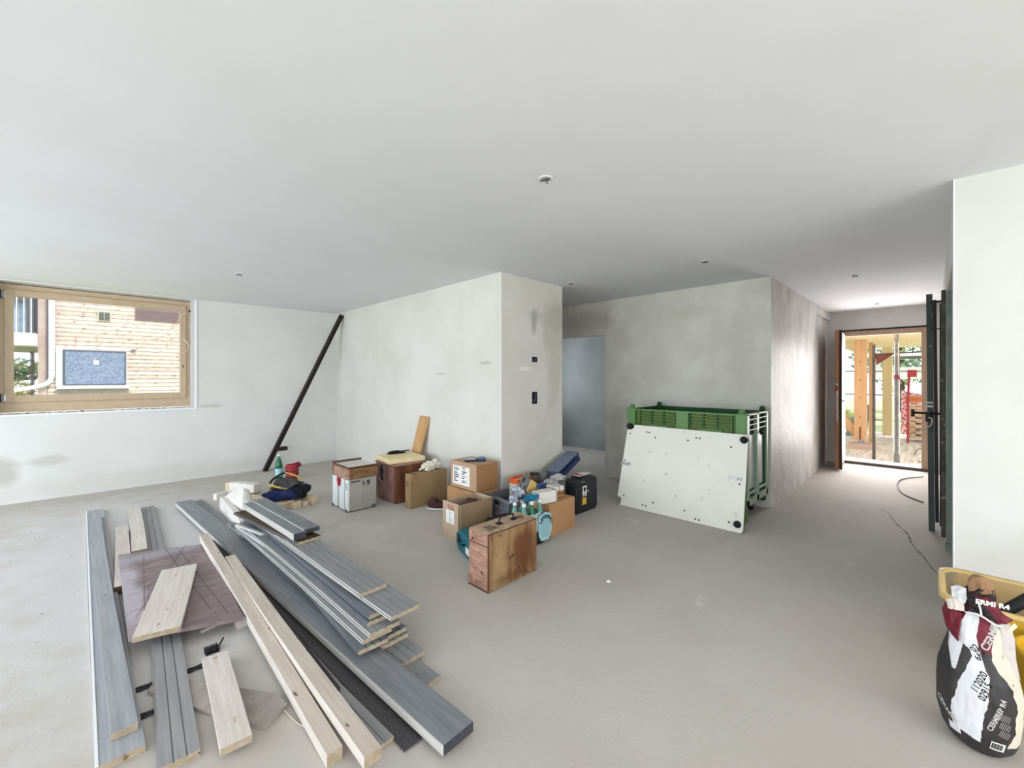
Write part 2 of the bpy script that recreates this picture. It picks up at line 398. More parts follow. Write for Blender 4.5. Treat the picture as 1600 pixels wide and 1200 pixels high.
b = BM(); bx(b, Lw, Lw+.004, -.036, -.018, .75, 1.32, M=ML); obj('lock_strip', b, STEEL, leaf)
b = BM(); bx(b, Lw, Lw+.005, -.05, -.02, 1.2, 1.28, M=ML); obj('red_tag', b, mat('dark_red_tag', (150, 60, 52), .6), leaf)
b = BM()
for s in (-1, 1):
    y0 = -.055 if s < 0 else .008
    p0 = ML @ Vector((Lw-.07, y0, 1.05)); p1 = ML @ Vector((Lw-.07, y0+s*.05, 1.05)); p2 = ML @ Vector((Lw-.19, y0+s*.055, 1.05))
    tube(b, [p0, p1, p2], .009, 8)
obj('door_handle', b, STEEL, leaf)
b = BM(); bx(b, Lw-.07, Lw-.01, .008, .03, .02, .16, M=ML); obj('bottom_bracket', b, BLACKR, leaf)

# ---- outside ground
struct('ground', box(-30, 60, -25, 60, -1.3, -.9), mat('meadow', (206, 208, 170), .95, (184, 192, 146), scale=3, detail=8))
struct('porch_deck', box(9.12, 14.5, -1.6, 4.5, -.12, -.02), mat('grey_deck_boards', (238, 235, 232), .85, (196, 190, 188), scale=1.2, stretch=(1.2, 14, 1)))
struct('porch_ceiling', box(9.12, 14.3, -1.8, 4.6, 2.16, 2.26), mat('porch_ceiling_boards', (246, 230, 192), .8, (236, 216, 176), scale=2, stretch=(1, 10, 1)))
b = BM(); bx(b, -6, 9.3, 7.62, 8.2, -.9, -.15)
struct('outer_ledge', b, mat('concrete_ledge', (190, 188, 184), .9))

# ------------------------------------------------------------------ boards and planks lying on the floor
PL = [
    ('grey_board', 0.063, 6.182, 0.013, 0.089, 2.092, 0.013, 0.135, 0.026, 'GREYB', 0, 'longest grey-blue board of the far-left pair, lying on the floor and running out of view'),
    ('grey_board', 0.061, 5.784, 0.04, 0.104, 2.201, 0.04, 0.078, 0.026, 'BLUE', 0, 'weathered blue-grey board lying on top of the longest far-left board'),
    ('wooden_plank', 0.225, 5.21, 0.031, 0.167, 3.721, 0.031, 0.085, 0.05, 'PALE2', 0, 'thick pale timber offcut sticking out from under the left edge of the purple panel'),
    ('wooden_plank', 0.348, 5.845, 0.04, 0.292, 4.407, 0.04, 0.095, 0.024, 'PALE', 0, 'pale plank whose far end shows behind the purple panel'),
    ('grooved_board', 0.459, 5.953, 0.013, 0.24, 1.927, 0.013, 0.115, 0.026, 'GREYG', 2, 'grey grooved board running under the purple panel towards the viewer'),
    ('wooden_plank', 0.446, 3.631, 0.103, 0.251, 2.782, 0.103, 0.19, 0.026, 'PALE', 0, 'wide pale plank lying on top of the purple panel'),
    ('wooden_plank', 0.443, 2.488, 0.036, 0.393, 1.832, 0.036, 0.1, 0.028, 'PALE', 0, 'short pale plank lying across a grey offcut in the foreground'),
    ('timber_beam', 0.663, 4.135, 0.125, 0.635, 1.537, 0.025, 0.056, 0.05, 'BEAM', 0, 'long pale square timber, left of the pair crossing the purple panel'),
    ('timber_beam', 0.726, 3.579, 0.1025, 0.707, 1.391, 0.0695, 0.062, 0.045, 'BEAM', 0, 'long pale square timber, right of the pair beside the dark planks'),
    ('dark_plank', 0.746, 5.766, 0.044, 0.988, 1.265, 0.044, 0.147, 0.04, 'SLATE', 0, 'longest dark slate-blue plank with a pale edge beside the board stack'),
    ('dark_strip', 0.797, 4.836, 0.032, 0.751, 1.845, 0.032, 0.07, 0.02, 'DARKB', 3, 'dark brown ribbed strip lying between the timber beam and the slate plank'),
    ('grey_board', 0.723, 3.046, 0.011, 0.798, 1.472, 0.011, 0.075, 0.018, 'GREYG', 1, 'thin grey board on the floor ending beside the right timber beam'),
    ('perforated_strip', 0.847, 3.246, 0.009, 0.875, 1.397, 0.009, 0.08, 0.006, 'MESH', 0, 'dark perforated strip on the floor along the slate plank'),
    ('grooved_board', 0.853, 5.88, 0.0115, 1.081, 1.614, 0.0115, 0.15, 0.021, 'GREYS', 0, 'grooved board at the very bottom of the stack, reaching furthest towards the viewer'),
    ('grooved_board', 0.954, 4.694, 0.0335, 1.104, 1.788, 0.0335, 0.165, 0.021, 'GREYS', 3, 'grooved board second from the floor in the stack, end poking out wide'),
    ('grooved_board', 0.981, 4.575, 0.0555, 1.111, 1.945, 0.0555, 0.16, 0.021, 'GREYS', 3, 'light-ended grooved board third from the floor in the stack'),
    ('grooved_board', 0.998, 4.47, 0.0775, 1.116, 1.966, 0.0775, 0.15, 0.021, 'SLATE2', 3, 'dark-topped grooved board fourth from the floor in the stack'),
    ('grooved_board', 1.037, 3.027, 0.0995, 0.984, 1.919, 0.0995, 0.15, 0.021, 'SLATE2', 3, 'dark grooved board whose left corner juts out over the slate plank'),
    ('grooved_board', 0.973, 4.192, 0.1215, 1.02, 1.951, 0.1215, 0.155, 0.021, 'GREYS', 3, 'white-edged grooved board just below the middle of the stack'),
    ('grooved_board', 1.005, 4.209, 0.1435, 1.056, 1.94, 0.1435, 0.165, 0.021, 'GREYS', 3, 'white-edged grooved board in the middle of the stack'),
    ('grooved_board', 1.022, 4.214, 0.1655, 1.053, 2.004, 0.1655, 0.12, 0.021, 'SLATE2', 3, 'narrow grooved board with a yellowish end, third from the top of the stack'),
    ('grooved_board', 1.037, 4.238, 0.1875, 1.06, 2.022, 0.1875, 0.1, 0.021, 'SLATE2', 2, 'narrow dark board with a split end under the upper two grooved boards'),
    ('grooved_board', 1.065, 4.101, 0.2095, 1.143, 1.899, 0.2095, 0.165, 0.021, 'GREYS', 3, 'second grooved board from the top, end jutting past the top one'),
    ('grooved_board', 1.071, 4.046, 0.2315, 1.115, 2.181, 0.2315, 0.165, 0.021, 'GREYS', 3, 'topmost grooved grey board of the stack with four strips on its face'),
    ('batten', 0.916, 4.213, 0.14, 1.004, 3.138, 0.14, 0.05, 0.02, 'WHITEE', 0, 'white-edged short batten on top of the short bundle at the left of the stack'),
    ('batten', 0.92, 4.166, 0.118, 0.999, 3.072, 0.118, 0.05, 0.02, 'SLATE2', 0, 'dark short batten second from the top of the short bundle'),
    ('batten', 0.932, 4.135, 0.096, 0.999, 3.021, 0.096, 0.05, 0.02, 'SLATE2', 0, 'dark short batten third from the top of the short bundle'),
    ('batten', 0.947, 4.141, 0.074, 0.978, 2.992, 0.074, 0.05, 0.02, 'SLATE2', 0, 'dark short batten fourth from the top of the short bundle'),
    ('batten', 0.951, 4.098, 0.052, 0.979, 2.957, 0.052, 0.05, 0.02, 'SLATE2', 0, 'lowest dark short batten of the short bundle beside the slate plank'),
    ('batten', 0.881, 4.093, 0.181, 1.005, 3.644, 0.166, 0.022, 0.018, 'WHITEE', 0, 'thin white batten crossing askew over the far ends of the stack'),
    ('slate_beam', 1.0, 4.239, 0.2875, 1.06, 3.158, 0.2875, 0.085, 0.045, 'SLATE', 0, 'slate-topped white-sided beam on the stack, nearer the left'),
    ('slate_beam', 1.088, 4.27, 0.301, 1.149, 3.182, 0.301, 0.11, 0.03, 'SLATE', 2, 'wider slate-topped board on the stack, right of the white-sided beam'),
    ('wooden_board', 0.964, 4.194, 0.2535, 1.111, 3.117, 0.2535, 0.17, 0.021, 'BRNTOP', 3, 'brown-topped board with a pale grooved end under the two slate beams'),

]
def plank(name, x0, y0, z0, x1, y1, z1, w, t, mk, g, label):
    """centreline from the far end to the near end; profile extruded along local X"""
    A, B = Vector((x0, y0, z0)), Vector((x1, y1, z1)); L = (B-A).length; h = t/2
    # profile, counter-clockwise in (y, z); grooves cut into the top face, tongue on one side
    top = []
    gw = min(.004, w/40)
    for i in range(g):
        c = w/2 - w*(i+1)/(g+1)
        top += [(c+gw, h), (c+gw*.5, h-.005), (c-gw*.5, h-.005), (c-gw, h)]
    prof = [(w/2, h)] + top + [(-w/2, h)]
    if g >= 2 and t < .03: prof += [(-w/2, h*.35), (-w/2-.007, h*.3), (-w/2-.007, -h*.35), (-w/2, -h*.4)]
    prof += [(-w/2, -h), (w/2, -h)]
    if g >= 2 and t < .03: prof += [(w/2, -h*.4), (w/2-.006, -h*.3), (w/2-.006, h*.3), (w/2, h*.35)]
    b = BM(); n = max(2, int(L/.25)); rings = []
    sway = random.uniform(-.004, .004)*L
    for i in range(n+1):
        x = -L/2+L*i/n; s = sway*math.sin(PI*i/n)
        rings.append([b.verts.new((x, y+s, z)) for y, z in prof])
    k = len(prof)
    for i in range(n):
        for j in range(k):
            f = b.faces.new((rings[i][j], rings[i+1][j], rings[i+1][(j+1) % k], rings[i][(j+1) % k]))
            y0_, y1_ = prof[j][0], prof[(j+1) % k][0]
            if abs(y0_-y1_) < .001 and abs(abs(y0_)-w/2) < .012: f.material_index = 1
    for r in (rings[0], rings[-1]):
        f = b.faces.new(r); f.material_index = 2
    bmesh.ops.recalc_face_normals(b, faces=b.faces)
    bmesh.ops.translate(b, verts=b.verts, vec=(0, 0, h))
    me = bpy.data.meshes.new(name); b.to_mesh(me); b.free()
    for m in WM[mk]: me.materials.append(m)
    o = bpy.data.objects.new(name, me); C.objects.link(o)
    X = (B-A).normalized(); Yv = Vector((0, 0, 1)).cross(X).normalized(); Zv = X.cross(Yv)
    o.matrix_world = frame((A+B)/2 - Zv*h, X, Yv, Zv)
    cat = {'timber_beam': 'beam', 'batten': 'batten', 'slate_beam': 'beam'}.get(name, 'board')
    if mk == 'GREYB':
        e = obj('light_edge', box(-L/2, L/2, -w/2, -w/2+.009, t, t+.003) if Yv.x > 0 else box(-L/2, L/2, w/2-.009, w/2, t, t+.003), mat('bright_edge', (232, 234, 236), .6), o, local=True)
    return tag(o, label, cat)
for row in PL:
    plank(*row)

# purple shuttering panel on the planks
PANM = mat('purple_shuttering_film', (138, 123, 127), .42, (114, 98, 99), scale=4, stretch=(2, 5, 2), detail=8, bump=.1,
           spots=(60, .70, (70, 56, 66)), stains_and_light=[((-.22, .0, 0), (.07, .9, 1), (190, 184, 198), .7), ((0, .62, 0), (.5, .1, 1), (166, 160, 178), .6), ((.1, -.5, 0), (.4, .2, 1), (132, 108, 108), .4)])
pc = [(.168, 4.30), (.150, 2.885), (.612, 2.69), (.66, 4.10)]
b = BM(); prism(b, [(x, y, .063) for x, y in pc], (0, 0, .02))
bmesh.ops.translate(b, verts=b.verts, vec=(0, 0, 0))
pan = obj('shuttering_panel', b, [PANM])
tag(pan, 'worn purple-brown shuttering panel lying across the floor planks', 'panel')
b = BM()
for p, q in (((.17, 3.2), (.30, 3.22)), ((.17, 3.45), (.33, 3.47)), ((.18, 3.7), (.31, 3.7)), ((.18, 3.9), (.32, 3.93)), ((.17, 3.0), (.3, 3.03)), ((.43, 4.18), (.5, 2.9)), ((.35, 2.95), (.42, 3.4)), ((.30, 4.15), (.22, 3.0)), ((.19, 3.1), (.56, 4.2)), ((.2, 3.95), (.6, 3.98)), ((.5, 4.1), (.56, 2.8)), ((.25, 3.5), (.62, 3.9))):
    p, q = Vector((*p, .083)), Vector((*q, .083)); s = (q-p).normalized().cross(Vector((0, 0, 1)))*.0012
    prism(b, [p-s, q-s, q+s, p+s], (0, 0, .0006))
obj('saw_cuts', b, mat('saw_cut', (82, 66, 72), .9), pan)
b = BM(); bx(b, .59, .64, 2.74, 2.81, .0, .063)
tag(obj('wood_spacer', b, PALE2), 'small wooden spacer under the near right corner of the purple panel', 'offcut')
# grey offcut under the short plank
b = BM(); prism(b, [(.335, 2.40, 0), (.59, 2.03, 0), (.60, 1.94, 0), (.497, 1.874, 0), (.315, 2.205, 0), (.19, 2.46, 0), (.23, 2.53, 0)], (0, 0, .02))
tag(obj('board_offcut', b, [wood('weathered_offcut', (168, 160, 152), (142, 134, 128), stretch=(14, 14, 14), knot=(80, 66, 58))]), 'weathered grey broken offcut lying under the short pale plank', 'offcut')
# plastic bits
def bit(x, y, kind, label, cat='clip'):
    b = BM()
    if kind == 0:
        for i in range(5): bx(b, x-.03+i*.012, x-.022+i*.012, y-.03, y+.03, .0, .018)
        bx(b, x-.032, x+.03, y-.012, y+.012, .0, .012); tube(b, [(x+.03, y, .015), (x+.055, y+.035, .03)], .004, 6)
    else:
        tube(b, [(x+.032*math.cos(a)*(1 if kind == 1 else 1.4), y+.014*math.sin(a), .006+.003*math.sin(3*a)) for a in [i*2*PI/16 for i in range(15)]], .005, 6)
        if kind == 2: bx(b, x-.02, x+.03, y-.006, y+.006, .003, .012)
    tag(obj('plastic_clip', b, DARKM), label, cat)
bit(.455, 2.62, 0, 'black comb-shaped plastic clip behind the short pale plank')
bit(.195, 2.52, 2, 'black plastic clip with prongs left of the grooved board, farther one')
bit(.19, 2.31, 2, 'black plastic clip left of the grooved board, nearer one')
bit(.37, 2.51, 1, 'small black open ring just right of the grooved board')
b = BM(); tube(b, smoothpts([(.585, 1.93, .006), (.60, 1.83, .004), (.62, 1.78, .004), (.66, 1.74, .004), (.69, 1.72, .01)], 6), .0022, 6)
tag(obj('string', b, mat('pale_string', (214, 208, 196), .8)), 'thin pale string curling beside the left timber beam', 'string')
b = BM()
for i in range(5):
    x, y = .40+random.uniform(0, .12), 2.86+random.uniform(-.06, .06); a = random.uniform(-.4, .4)
    tube(b, smoothpts([(x-.05, y, .004), (x, y+.02*a, .012), (x+.05, y+.05*a+.02, .006)], 4), .0035, 5)
tag(obj('wood_shavings', b, PALE), 'loose wood shavings on the floor in front of the purple panel', 'shavings', kind='stuff')
b = BM(); ball(b, (2.52, 1.575, .008), .02, .014, .008, sub=2); tag(obj('plaster_crumb', b, PAPER), 'small white plaster crumb lying alone on the open floor', 'crumb')
# floor dirt
b = BM()
for i in range(300):
    if i < 120: x, y = random.uniform(-.9, -.03), random.uniform(1.2, 6.2)
    elif i < 320: x, y = random.uniform(-.8, 2.9), random.uniform(6.9, 7.23)
    else: x, y = random.uniform(1, 5.5), random.uniform(.3, 6)
    s = random.uniform(.0012, .0036); ball(b, (x, y, s*.4), s*random.uniform(1, 2.2), s, s*.5, sub=1)
tag(obj('floor_debris', b, mat('dark_grit', (84, 76, 70), .9)), 'scattered dark grit and crumbs on the floor', 'debris', kind='stuff')

# white offcuts at the far end of the stack
WW = wood('white_spruce', (232, 229, 224), (212, 208, 202), stretch=(9, 9, 9), knot=(196, 184, 170))
b = BM(); dd = Vector((.968-.989, 4.60-5.30, 0)).normalized(); s = Vector((1, 0, 0))
prism(b, [(.985, 5.32, 0), (.965, 4.36, 0), (.965, 4.38, .125), (.985, 5.16, .165), (.985, 5.30, .15)], (.05, 0, 0))
tag(obj('white_timber', b, WW), 'large white timber standing on edge at the far end of the stack', 'timber')
b = BM(); prism(b, [(1.02, 5.26, .155), (1.10, 5.12, .25), (1.13, 4.98, .28), (1.09, 4.62, .17), (1.03, 4.60, .16)], (.03, -.02, -.015))
tag(obj('wedge_board', b, WW), 'white wedge-cut board resting slanted on the standing white timber', 'offcut')
b = BM(); prism(b, [(1.165, 5.05, .245), (1.195, 5.05, .24), (1.135, 4.60, .17), (1.105, 4.60, .17)], (0, .0, -.05))
tag(obj('narrow_offcut', b, wood('grey_white_offcut', (205, 203, 196), (186, 184, 178), stretch=(9, 9, 9), knot=(160, 150, 140))), 'narrow greyish offcut leaning on the white wedge board', 'offcut')
b = BM(); M_ = rz((1.27, 5.60, .11), -62); bx(b, -.16, .20, -.045, .045, 0, .09, M=M_)
tag(obj('timber_block', b, [WW]), 'white timber block with a brown end behind the wedge board', 'timber')
b = BM(); M_ = rz((1.05, 5.55, .07), -160); bx(b, -.05, .07, -.03, .03, 0, .07, M=M_)
tag(obj('timber_block', b, WW), 'smallest white block at the far left behind the standing timber', 'timber')
b = BM(); M_ = rz((1.27, 5.60, 0), -62); bx(b, -.18, .16, -.05, .06, 0, .11, M=M_)
tag(obj('timber_block', b, PALE), 'pale timber block on the floor under the white block', 'timber')

# light timbers below the clothing
LW = wood('fresh_pine', (228, 210, 184), (212, 190, 160), stretch=(3, 30, 30), knot=(176, 140, 98))
ang = math.degrees(math.atan2(-.89, .42))
def stub(x, y, w, h, L, lab, z=0):
    o = obj('pine_stub', box(-L/2, L/2, -w/2, w/2, 0, h), LW, local=True)
    dx, dy = math.cos(math.radians(ang)), math.sin(math.radians(ang))
    o.matrix_world = rz((x-dx*L/2, y-dy*L/2, z), ang); tag(o, lab, 'timber')
    b = o.modifiers.new('b', 'BEVEL'); b.width = .003
stub(1.50, 4.91, .115, .065, .66, 'widest pale pine timber on the floor under the clothes, left of the row')
stub(1.61, 4.85, .085, .07, .55, 'second pine timber from the left in the row under the clothes')
stub(1.70, 4.86, .06, .05, .42, 'shortest low pine timber in the row under the clothes')
stub(1.80, 4.88, .08, .085, .70, 'tallest pine timber at the right end of the row under the clothes')
stub(1.515, 4.86, .15, .022, .72, 'flat pine board lying on the row of timbers below the clothes', z=.066)
stub(1.46, 5.78, .08, .10, .5, 'pine timber farthest back behind the clothes')

# clothing heap
jk = empty('clothes_heap', (1.60, 5.05, .09), 'dark blue and black work clothes heaped on the pine timbers', 'clothes')
def lump(bm, c, r, M=None, seed=0, amp=.25):
    vs = ball(bm, (0, 0, 0), 1, sub=4)
    for v in vs:
        p = v.co.copy(); q = p*1.4+Vector((seed*3.1, seed, 0)); n = noise.noise(q)+.5*noise.noise(q*2.7)
        p = p*(1+amp*n*1.6); v.co = Vector((p.x*r[0], p.y*r[1], p.z*r[2]))+Vector(c)
b = BM(); lump(b, (1.44, 5.03, .125), (.11, .12, .055), seed=1); lump(b, (1.53, 5.02, .14), (.14, .15, .075), seed=2)
obj('blue_jacket', b, mat('navy_cloth', (24, 34, 74), .9, (40, 54, 100), scale=14, bump=.6), jk, smooth=True)
b = BM(); lump(b, (1.64, 4.99, .145), (.11, .12, .075), seed=3, amp=.4); lump(b, (1.71, 4.98, .145), (.04, .06, .05), seed=6, amp=.6)
obj('black_trousers', b, mat('black_cloth', (20, 21, 30), .9, (34, 36, 46), scale=14, bump=.6), jk, smooth=True)
b = BM(); lump(b, (1.55, 5.06, .225), (.14, .12, .065), seed=4, amp=.3)
obj('grey_bundle', b, mat('grey_cloth', (88, 84, 84), .85, (58, 56, 60), scale=16, bump=.5), jk, smooth=True)
b = BM(); tube(b, smoothpts([(1.38, 5.04, .25), (1.42, 5.06, .30), (1.54, 5.12, .34), (1.60, 5.13, .33)], 6), .012, 8)
obj('dark_strap', b, BLACKR, jk)
YS = mat('yellow_strap', (214, 190, 96), .6)
b = BM(); tube(b, smoothpts([(1.36, 5.0, .27), (1.45, 4.98, .225), (1.57, 4.94, .19)], 6), .010, 8); obj('strap', b, YS, jk)
b = BM(); tube(b, smoothpts([(1.56, 5.12, .345), (1.66, 5.08, .30), (1.72, 5.03, .25)], 6), .008, 8); obj('strap', b, YS, jk)

# leaning dark post
b = BM()
A = Vector((1.885, 7.10, 0)); B = Vector((2.975, 6.93, 2.435)); dX = (B-A).normalized(); sY = Vector((0, 1, 0)); sX = dX.cross(sY).normalized()
Mp = frame(A, dX, sY-dX*sY.dot(dX), sX); Lp = (B-A).length
bx(b, 0, Lp, -.03, .03, -.03, -.022, M=Mp); bx(b, 0, Lp, -.03, .03, .022, .03, M=Mp); bx(b, 0, Lp, -.004, .004, -.03, .03, M=Mp)
ST = mat('dark_brown_steel', (44, 38, 36), .5, (60, 50, 46), scale=20, metal=.2)
post = obj('steel_post', b, ST); tag(post, 'dark steel beam leaning diagonally across the window wall into the corner', 'post')
b = BM(); bx(b, 2.03, 2.19, 7.06, 7.14, .285, .34); obj('side_bracket', b, ST, post)

# green bottle and red mug-like bag by the wall
GG = mat('green_bottle', (36, 132, 92), .15, (30, 120, 84), scale=8, trans=.35, spec=.5)
LB = mat('light_blue_label', (150, 208, 226), .5, (190, 228, 238), scale=25)
def bottle(x, y, z, s=1.0, label=None, group=None, body=GG, lab=LB):
    t = empty('water_bottle', (x, y, z), label, 'bottle', group)
    b = BM(); lathe(b, [(r*s, h*s) for r, h in ((.036, 0), (.044, .006), (.044, .09), (.042, .10), (.044, .11), (.044, .185), (.038, .225), (.022, .27), (.0145, .295), (.0145, .315))], (x, y, z), 20)
    obj('bottle_body', b, body, t, smooth=True)
    b = BM(); lathe(b, [(r*s, h*s) for r, h in ((.017, .308), (.017, .33), (.015, .333))], (x, y, z), 16); obj('cap', b, WHITEPL, t, smooth=False)
    if lab is not None:
        b = BM(); lathe(b, [(r*s, h*s) for r, h in ((.0445, .035), (.0455, .037), (.0455, .14), (.0445, .142))], (x, y, z), 20); obj('bottle_label', b, lab, t, smooth=True)
    return t
bottle(1.885, 6.44, 0, 1.02, 'green plastic water bottle with light blue label standing on the floor')
RD = mat('red_patterned_cloth', (176, 56, 66), .8, (186, 66, 74), scale=30)
t = empty('toiletry_bag', (2.02, 6.32, 0), 'red cup-shaped bag with dark dots beside the green bottle', 'bag')
b = BM(); lathe(b, [(.066, 0), (.072, .01), (.076, .12), (.082, .19), (.078, .195), (.070, .19), (.066, .05)], (2.02, 6.32, 0), 28); obj('bag_body', b, RD, t, smooth=True)
b = BM()
for i in range(14):
    for j in range(4):
        a = i*2*PI/14+(j % 2)*.22; r = .0745+.006*j/3; z = .03+j*.044
        ball(b, (2.02+r*math.cos(a), 6.32+r*math.sin(a), z), .010, .010, .010, sub=1)
obj('printed_dots', b, mat('dark_dots', (40, 24, 30), .7), t)
b = BM(); lump(b, (2.07, 6.29, .19), (.055, .05, .03), seed=8); obj('folded_flap', b, mat('maroon_flap', (130, 30, 44), .8), t, smooth=True)

# ------------------------------------------------------------------ boxes and cases
CARD = mat('cardboard', (186, 156, 128), .85, (176, 146, 118), scale=5, bump=.05)
CARD2 = mat('pale_cardboard', (192, 170, 146), .85, (180, 158, 134), scale=5, bump=.05)
CARD3 = mat('warm_cardboard', (184, 142, 100), .85, (174, 132, 92), scale=5, bump=.05)
CARDIN = mat('cardboard_inside', (160, 138, 114), .9)
OLDW = mat('old_varnished_wood', (152, 116, 78), .55, (104, 70, 42), scale=3.2, stretch=(5, 5, 1.3), detail=8, bump=.2, spots=(14, .66, (60, 36, 24)), lo=.35, hi=.7)
OLDW2 = mat('dark_mahogany_ply', (128, 84, 62), .5, (92, 52, 38), scale=3, stretch=(3, 3, 1), detail=7, bump=.1, spots=(22, .68, (48, 30, 24)))
OLDW3 = mat('pink_worn_wood', (186, 150, 130), .65, (146, 108, 90), scale=5, stretch=(2, 2, 6), detail=8, spots=(30, .66, (60, 36, 30)))

def lines(bm, x0, z0, w, n, rows, M, h=.006, gap=.012):
    for i in range(rows):
        k = random.uniform(.4, 1)
        bx(bm, x0, x0+w*k, -.0008, .0004, z0-i*gap-h, z0-i*gap, M=M)

# grey systainer, wooden box on top
sy = empty('tool_case', (2.07, 4.49, 0), 'pale grey stackable plastic tool case on the floor, wooden tray box on top', 'tool case')
GP = mat('pale_grey_plastic', (196, 200, 198), .45, (188, 192, 190), scale=6)
GP2 = mat('grey_plastic_side', (168, 168, 160), .5, (158, 158, 150), scale=6)
X0, X1, Y0, Y1 = 1.917, 2.225, 4.295, 4.69
b = BM(); bx(b, X0+.008, X1, Y0+.006, Y1-.004, .012, .335)
for y in (Y0+.008, Y0+.05): pass
obj('case_shell', b, [GP2], sy, bevel=.006)
for i, (ya, yb) in enumerate(((Y0, Y0+.075), (Y0+.10, Y0+.22), (Y0+.27, Y0+.39))):
    obj('front_rib', box(X0-.008, X0+.012, ya, yb, .012, .335), mat('white_grey_plastic', (216, 222, 222), .45), sy, bevel=.004)
b = BM(); bx(b, X0+.15, X0+.156, Y0, Y0+.012, .02, .33); bx(b, X0+.03, X1, Y0-.001, Y0+.01, .012, .02); obj('side_ridge', b, GP2, sy)
b = BM(); prism(b, [(X0-.012, Y0+.16, .335), (X0-.012, Y0+.225, .345), (X0-.012, Y0+.235, .31), (X0-.012, Y0+.205, .25), (X0-.012, Y0+.18, .25)], (-.016, 0, 0)); obj('latch', b, mat('red_latch', (164, 34, 46), .4), sy, bevel=.004)
for a_ in ((X0-.012, X0+.01, Y0+.02, Y0+.05, 0, .03), (X0-.012, X0+.01, Y0+.36, Y0+.39, 0, .03), (X1-.05, X1-.01, Y0-.003, Y0+.03, 0, .035), (X1-.04, X1-.01, Y1-.03, Y1, 0, .02)):
    obj('foot', box(*a_), mat('dark_grey_foot', (84, 86, 86), .6), sy)
MX = frame((X0, Y0, 0), (1, 0, 0), (0, 1, 0), (0, 0, 1))
b = BM()
for i in range(9): bx(b, .02+i*.012, .029+i*.012, -.0008, .001, .306, .316+.003*(i % 2), M=MX)
for r in range(4):
    bx(b, .150, .150+.03*random.uniform(.6, 1), -.0008, .001, .298-r*.012, .304-r*.012, M=MX); bx(b, .20, .20+.04*random.uniform(.6, 1), -.0008, .001, .298-r*.013, .306-r*.013, M=MX)
obj('printed_marks', b, INK, sy)
MXf = frame((X0-.008, Y0, 0), (0, 1, 0), (1, 0, 0), (0, 0, 1))
b = BM()
for r in range(4):
    bx(b, .015, .055, -.0008, .0005, .29-r*.018, .298-r*.018, M=MXf)
obj('type_plate', b, mat('grey_print', (90, 96, 96), .6), sy)
wb = empty('wooden_tray_box', (2.07, 4.49, .34), 'worn wooden box with open lid rim standing on the grey tool case', 'box')
obj('box_body', box(X0, X1+.01, Y0, Y1, .34, .455), OLDW3, wb, bevel=.003)
obj('side_panel', box(X0+.012, X1+.012, Y0-.004, Y0+.004, .343, .457), mat('brown_side', (140, 106, 74), .7, (112, 80, 54), scale=8, stretch=(1, 1, 3)), wb)
obj('lid_panel', box(X0+.012, X1-.01, Y0+.012, Y1-.012, .455, .462), mat('pale_lid', (224, 220, 214), .6, (206, 200, 196), scale=9), wb)
b = BM(); bx(b, X0-.003, X1+.012, Y1-.014, Y1, .34, .482); bx(b, X0-.003, X0+.006, Y0, Y1, .448, .468); bx(b, X0, X1+.01, Y0-.004, Y0+.006, .45, .468)
obj('rim', b, mat('dark_wood_rim', (98, 70, 50), .6), wb)

# brown wooden chest with yellow board and cloth
ch = empty('wooden_chest', (2.65, 4.42, 0), 'reddish brown plywood chest by the wall under a yellow board', 'chest')
obj('chest_body', box(2.405, 2.80, 4.215, 4.64, 0, .415), OLDW2, ch, bevel=.003)
obj('front_panel', box(2.398, 2.406, 4.23, 4.63, .006, .405), mat('mauve_ply', (150, 118, 112), .6, (120, 84, 76), scale=4, stretch=(1, 2, 1), spots=(12, .66, (50, 36, 34))), ch)
obj('chest_lid', box(2.39, 2.81, 4.205, 4.65, .415, .432), mat('chest_lid_wood', (164, 134, 116), .6, (138, 106, 88), scale=6), ch, bevel=.003)
b = BM(); prism(b, [(2.396, 4.53, .39), (2.396, 4.49, .40), (2.396, 4.46, .33), (2.396, 4.49, .29), (2.396, 4.46, .24), (2.396, 4.50, .22), (2.396, 4.54, .30)], (-.001, 0, 0))
prism(b, [(2.396, 4.58, .19), (2.396, 4.55, .2), (2.396, 4.55, .16)], (-.001, 0, 0)); obj('black_stencil', b, INK, ch)
o = obj('yellow_board', box(-.22, .22, -.20, .20, 0, .05), mat('yellow_board', (226, 208, 160), .8, (236, 222, 180), scale=8, bump=.1), local=True); o.matrix_world = rz((2.62, 4.46, .433), -8)
o.modifiers.new('b', 'BEVEL').width = .004; tag(o, 'thick pale yellow insulation board lying on the brown chest', 'board')
b = BM(); lump(b, (2.66, 4.62, .497), (.12, .05, .014), seed=11, amp=.5); tag(obj('black_cloth', b, mat('black_rag', (24, 24, 26), .9), smooth=True), 'small black rag at the back of the yellow board', 'cloth')

# tan flat case
fc = empty('flat_case', (2.66, 4.0, 0), 'tan flat carrying case standing upright before the brown chest', 'case')
obj('case_shell', box(2.43, 2.915, 3.945, 4.05, 0, .365), [mat('tan_fibreboard', (158, 132, 98), .7, (146, 118, 84), scale=5, spots=(9, .68, (130, 98, 66)))], fc, bevel=.008)
b = BM(); bx(b, 2.426, 2.43, 3.985, 4.03, .26, .265); bx(b, 2.426, 2.43, 3.975, 4.03, .283, .29); bx(b, 2.426, 2.43, 3.985, 4.03, .235, .24); obj('dark_print', b, mat('dark_print', (70, 56, 40), .8), fc)
b = BM(); tube(b, smoothpts([(2.60, 3.995, .365), (2.61, 3.99, .385), (2.68, 3.99, .388), (2.69, 3.995, .365)], 5), .006, 6); obj('handle', b, DARKM, fc)
for a_ in (2.47, 2.80): obj('clasp', box(a_, a_+.03, 3.96, 4.03, .364, .370), mat('dull_clasp', (96, 88, 78), .5, metal=.5), fc)
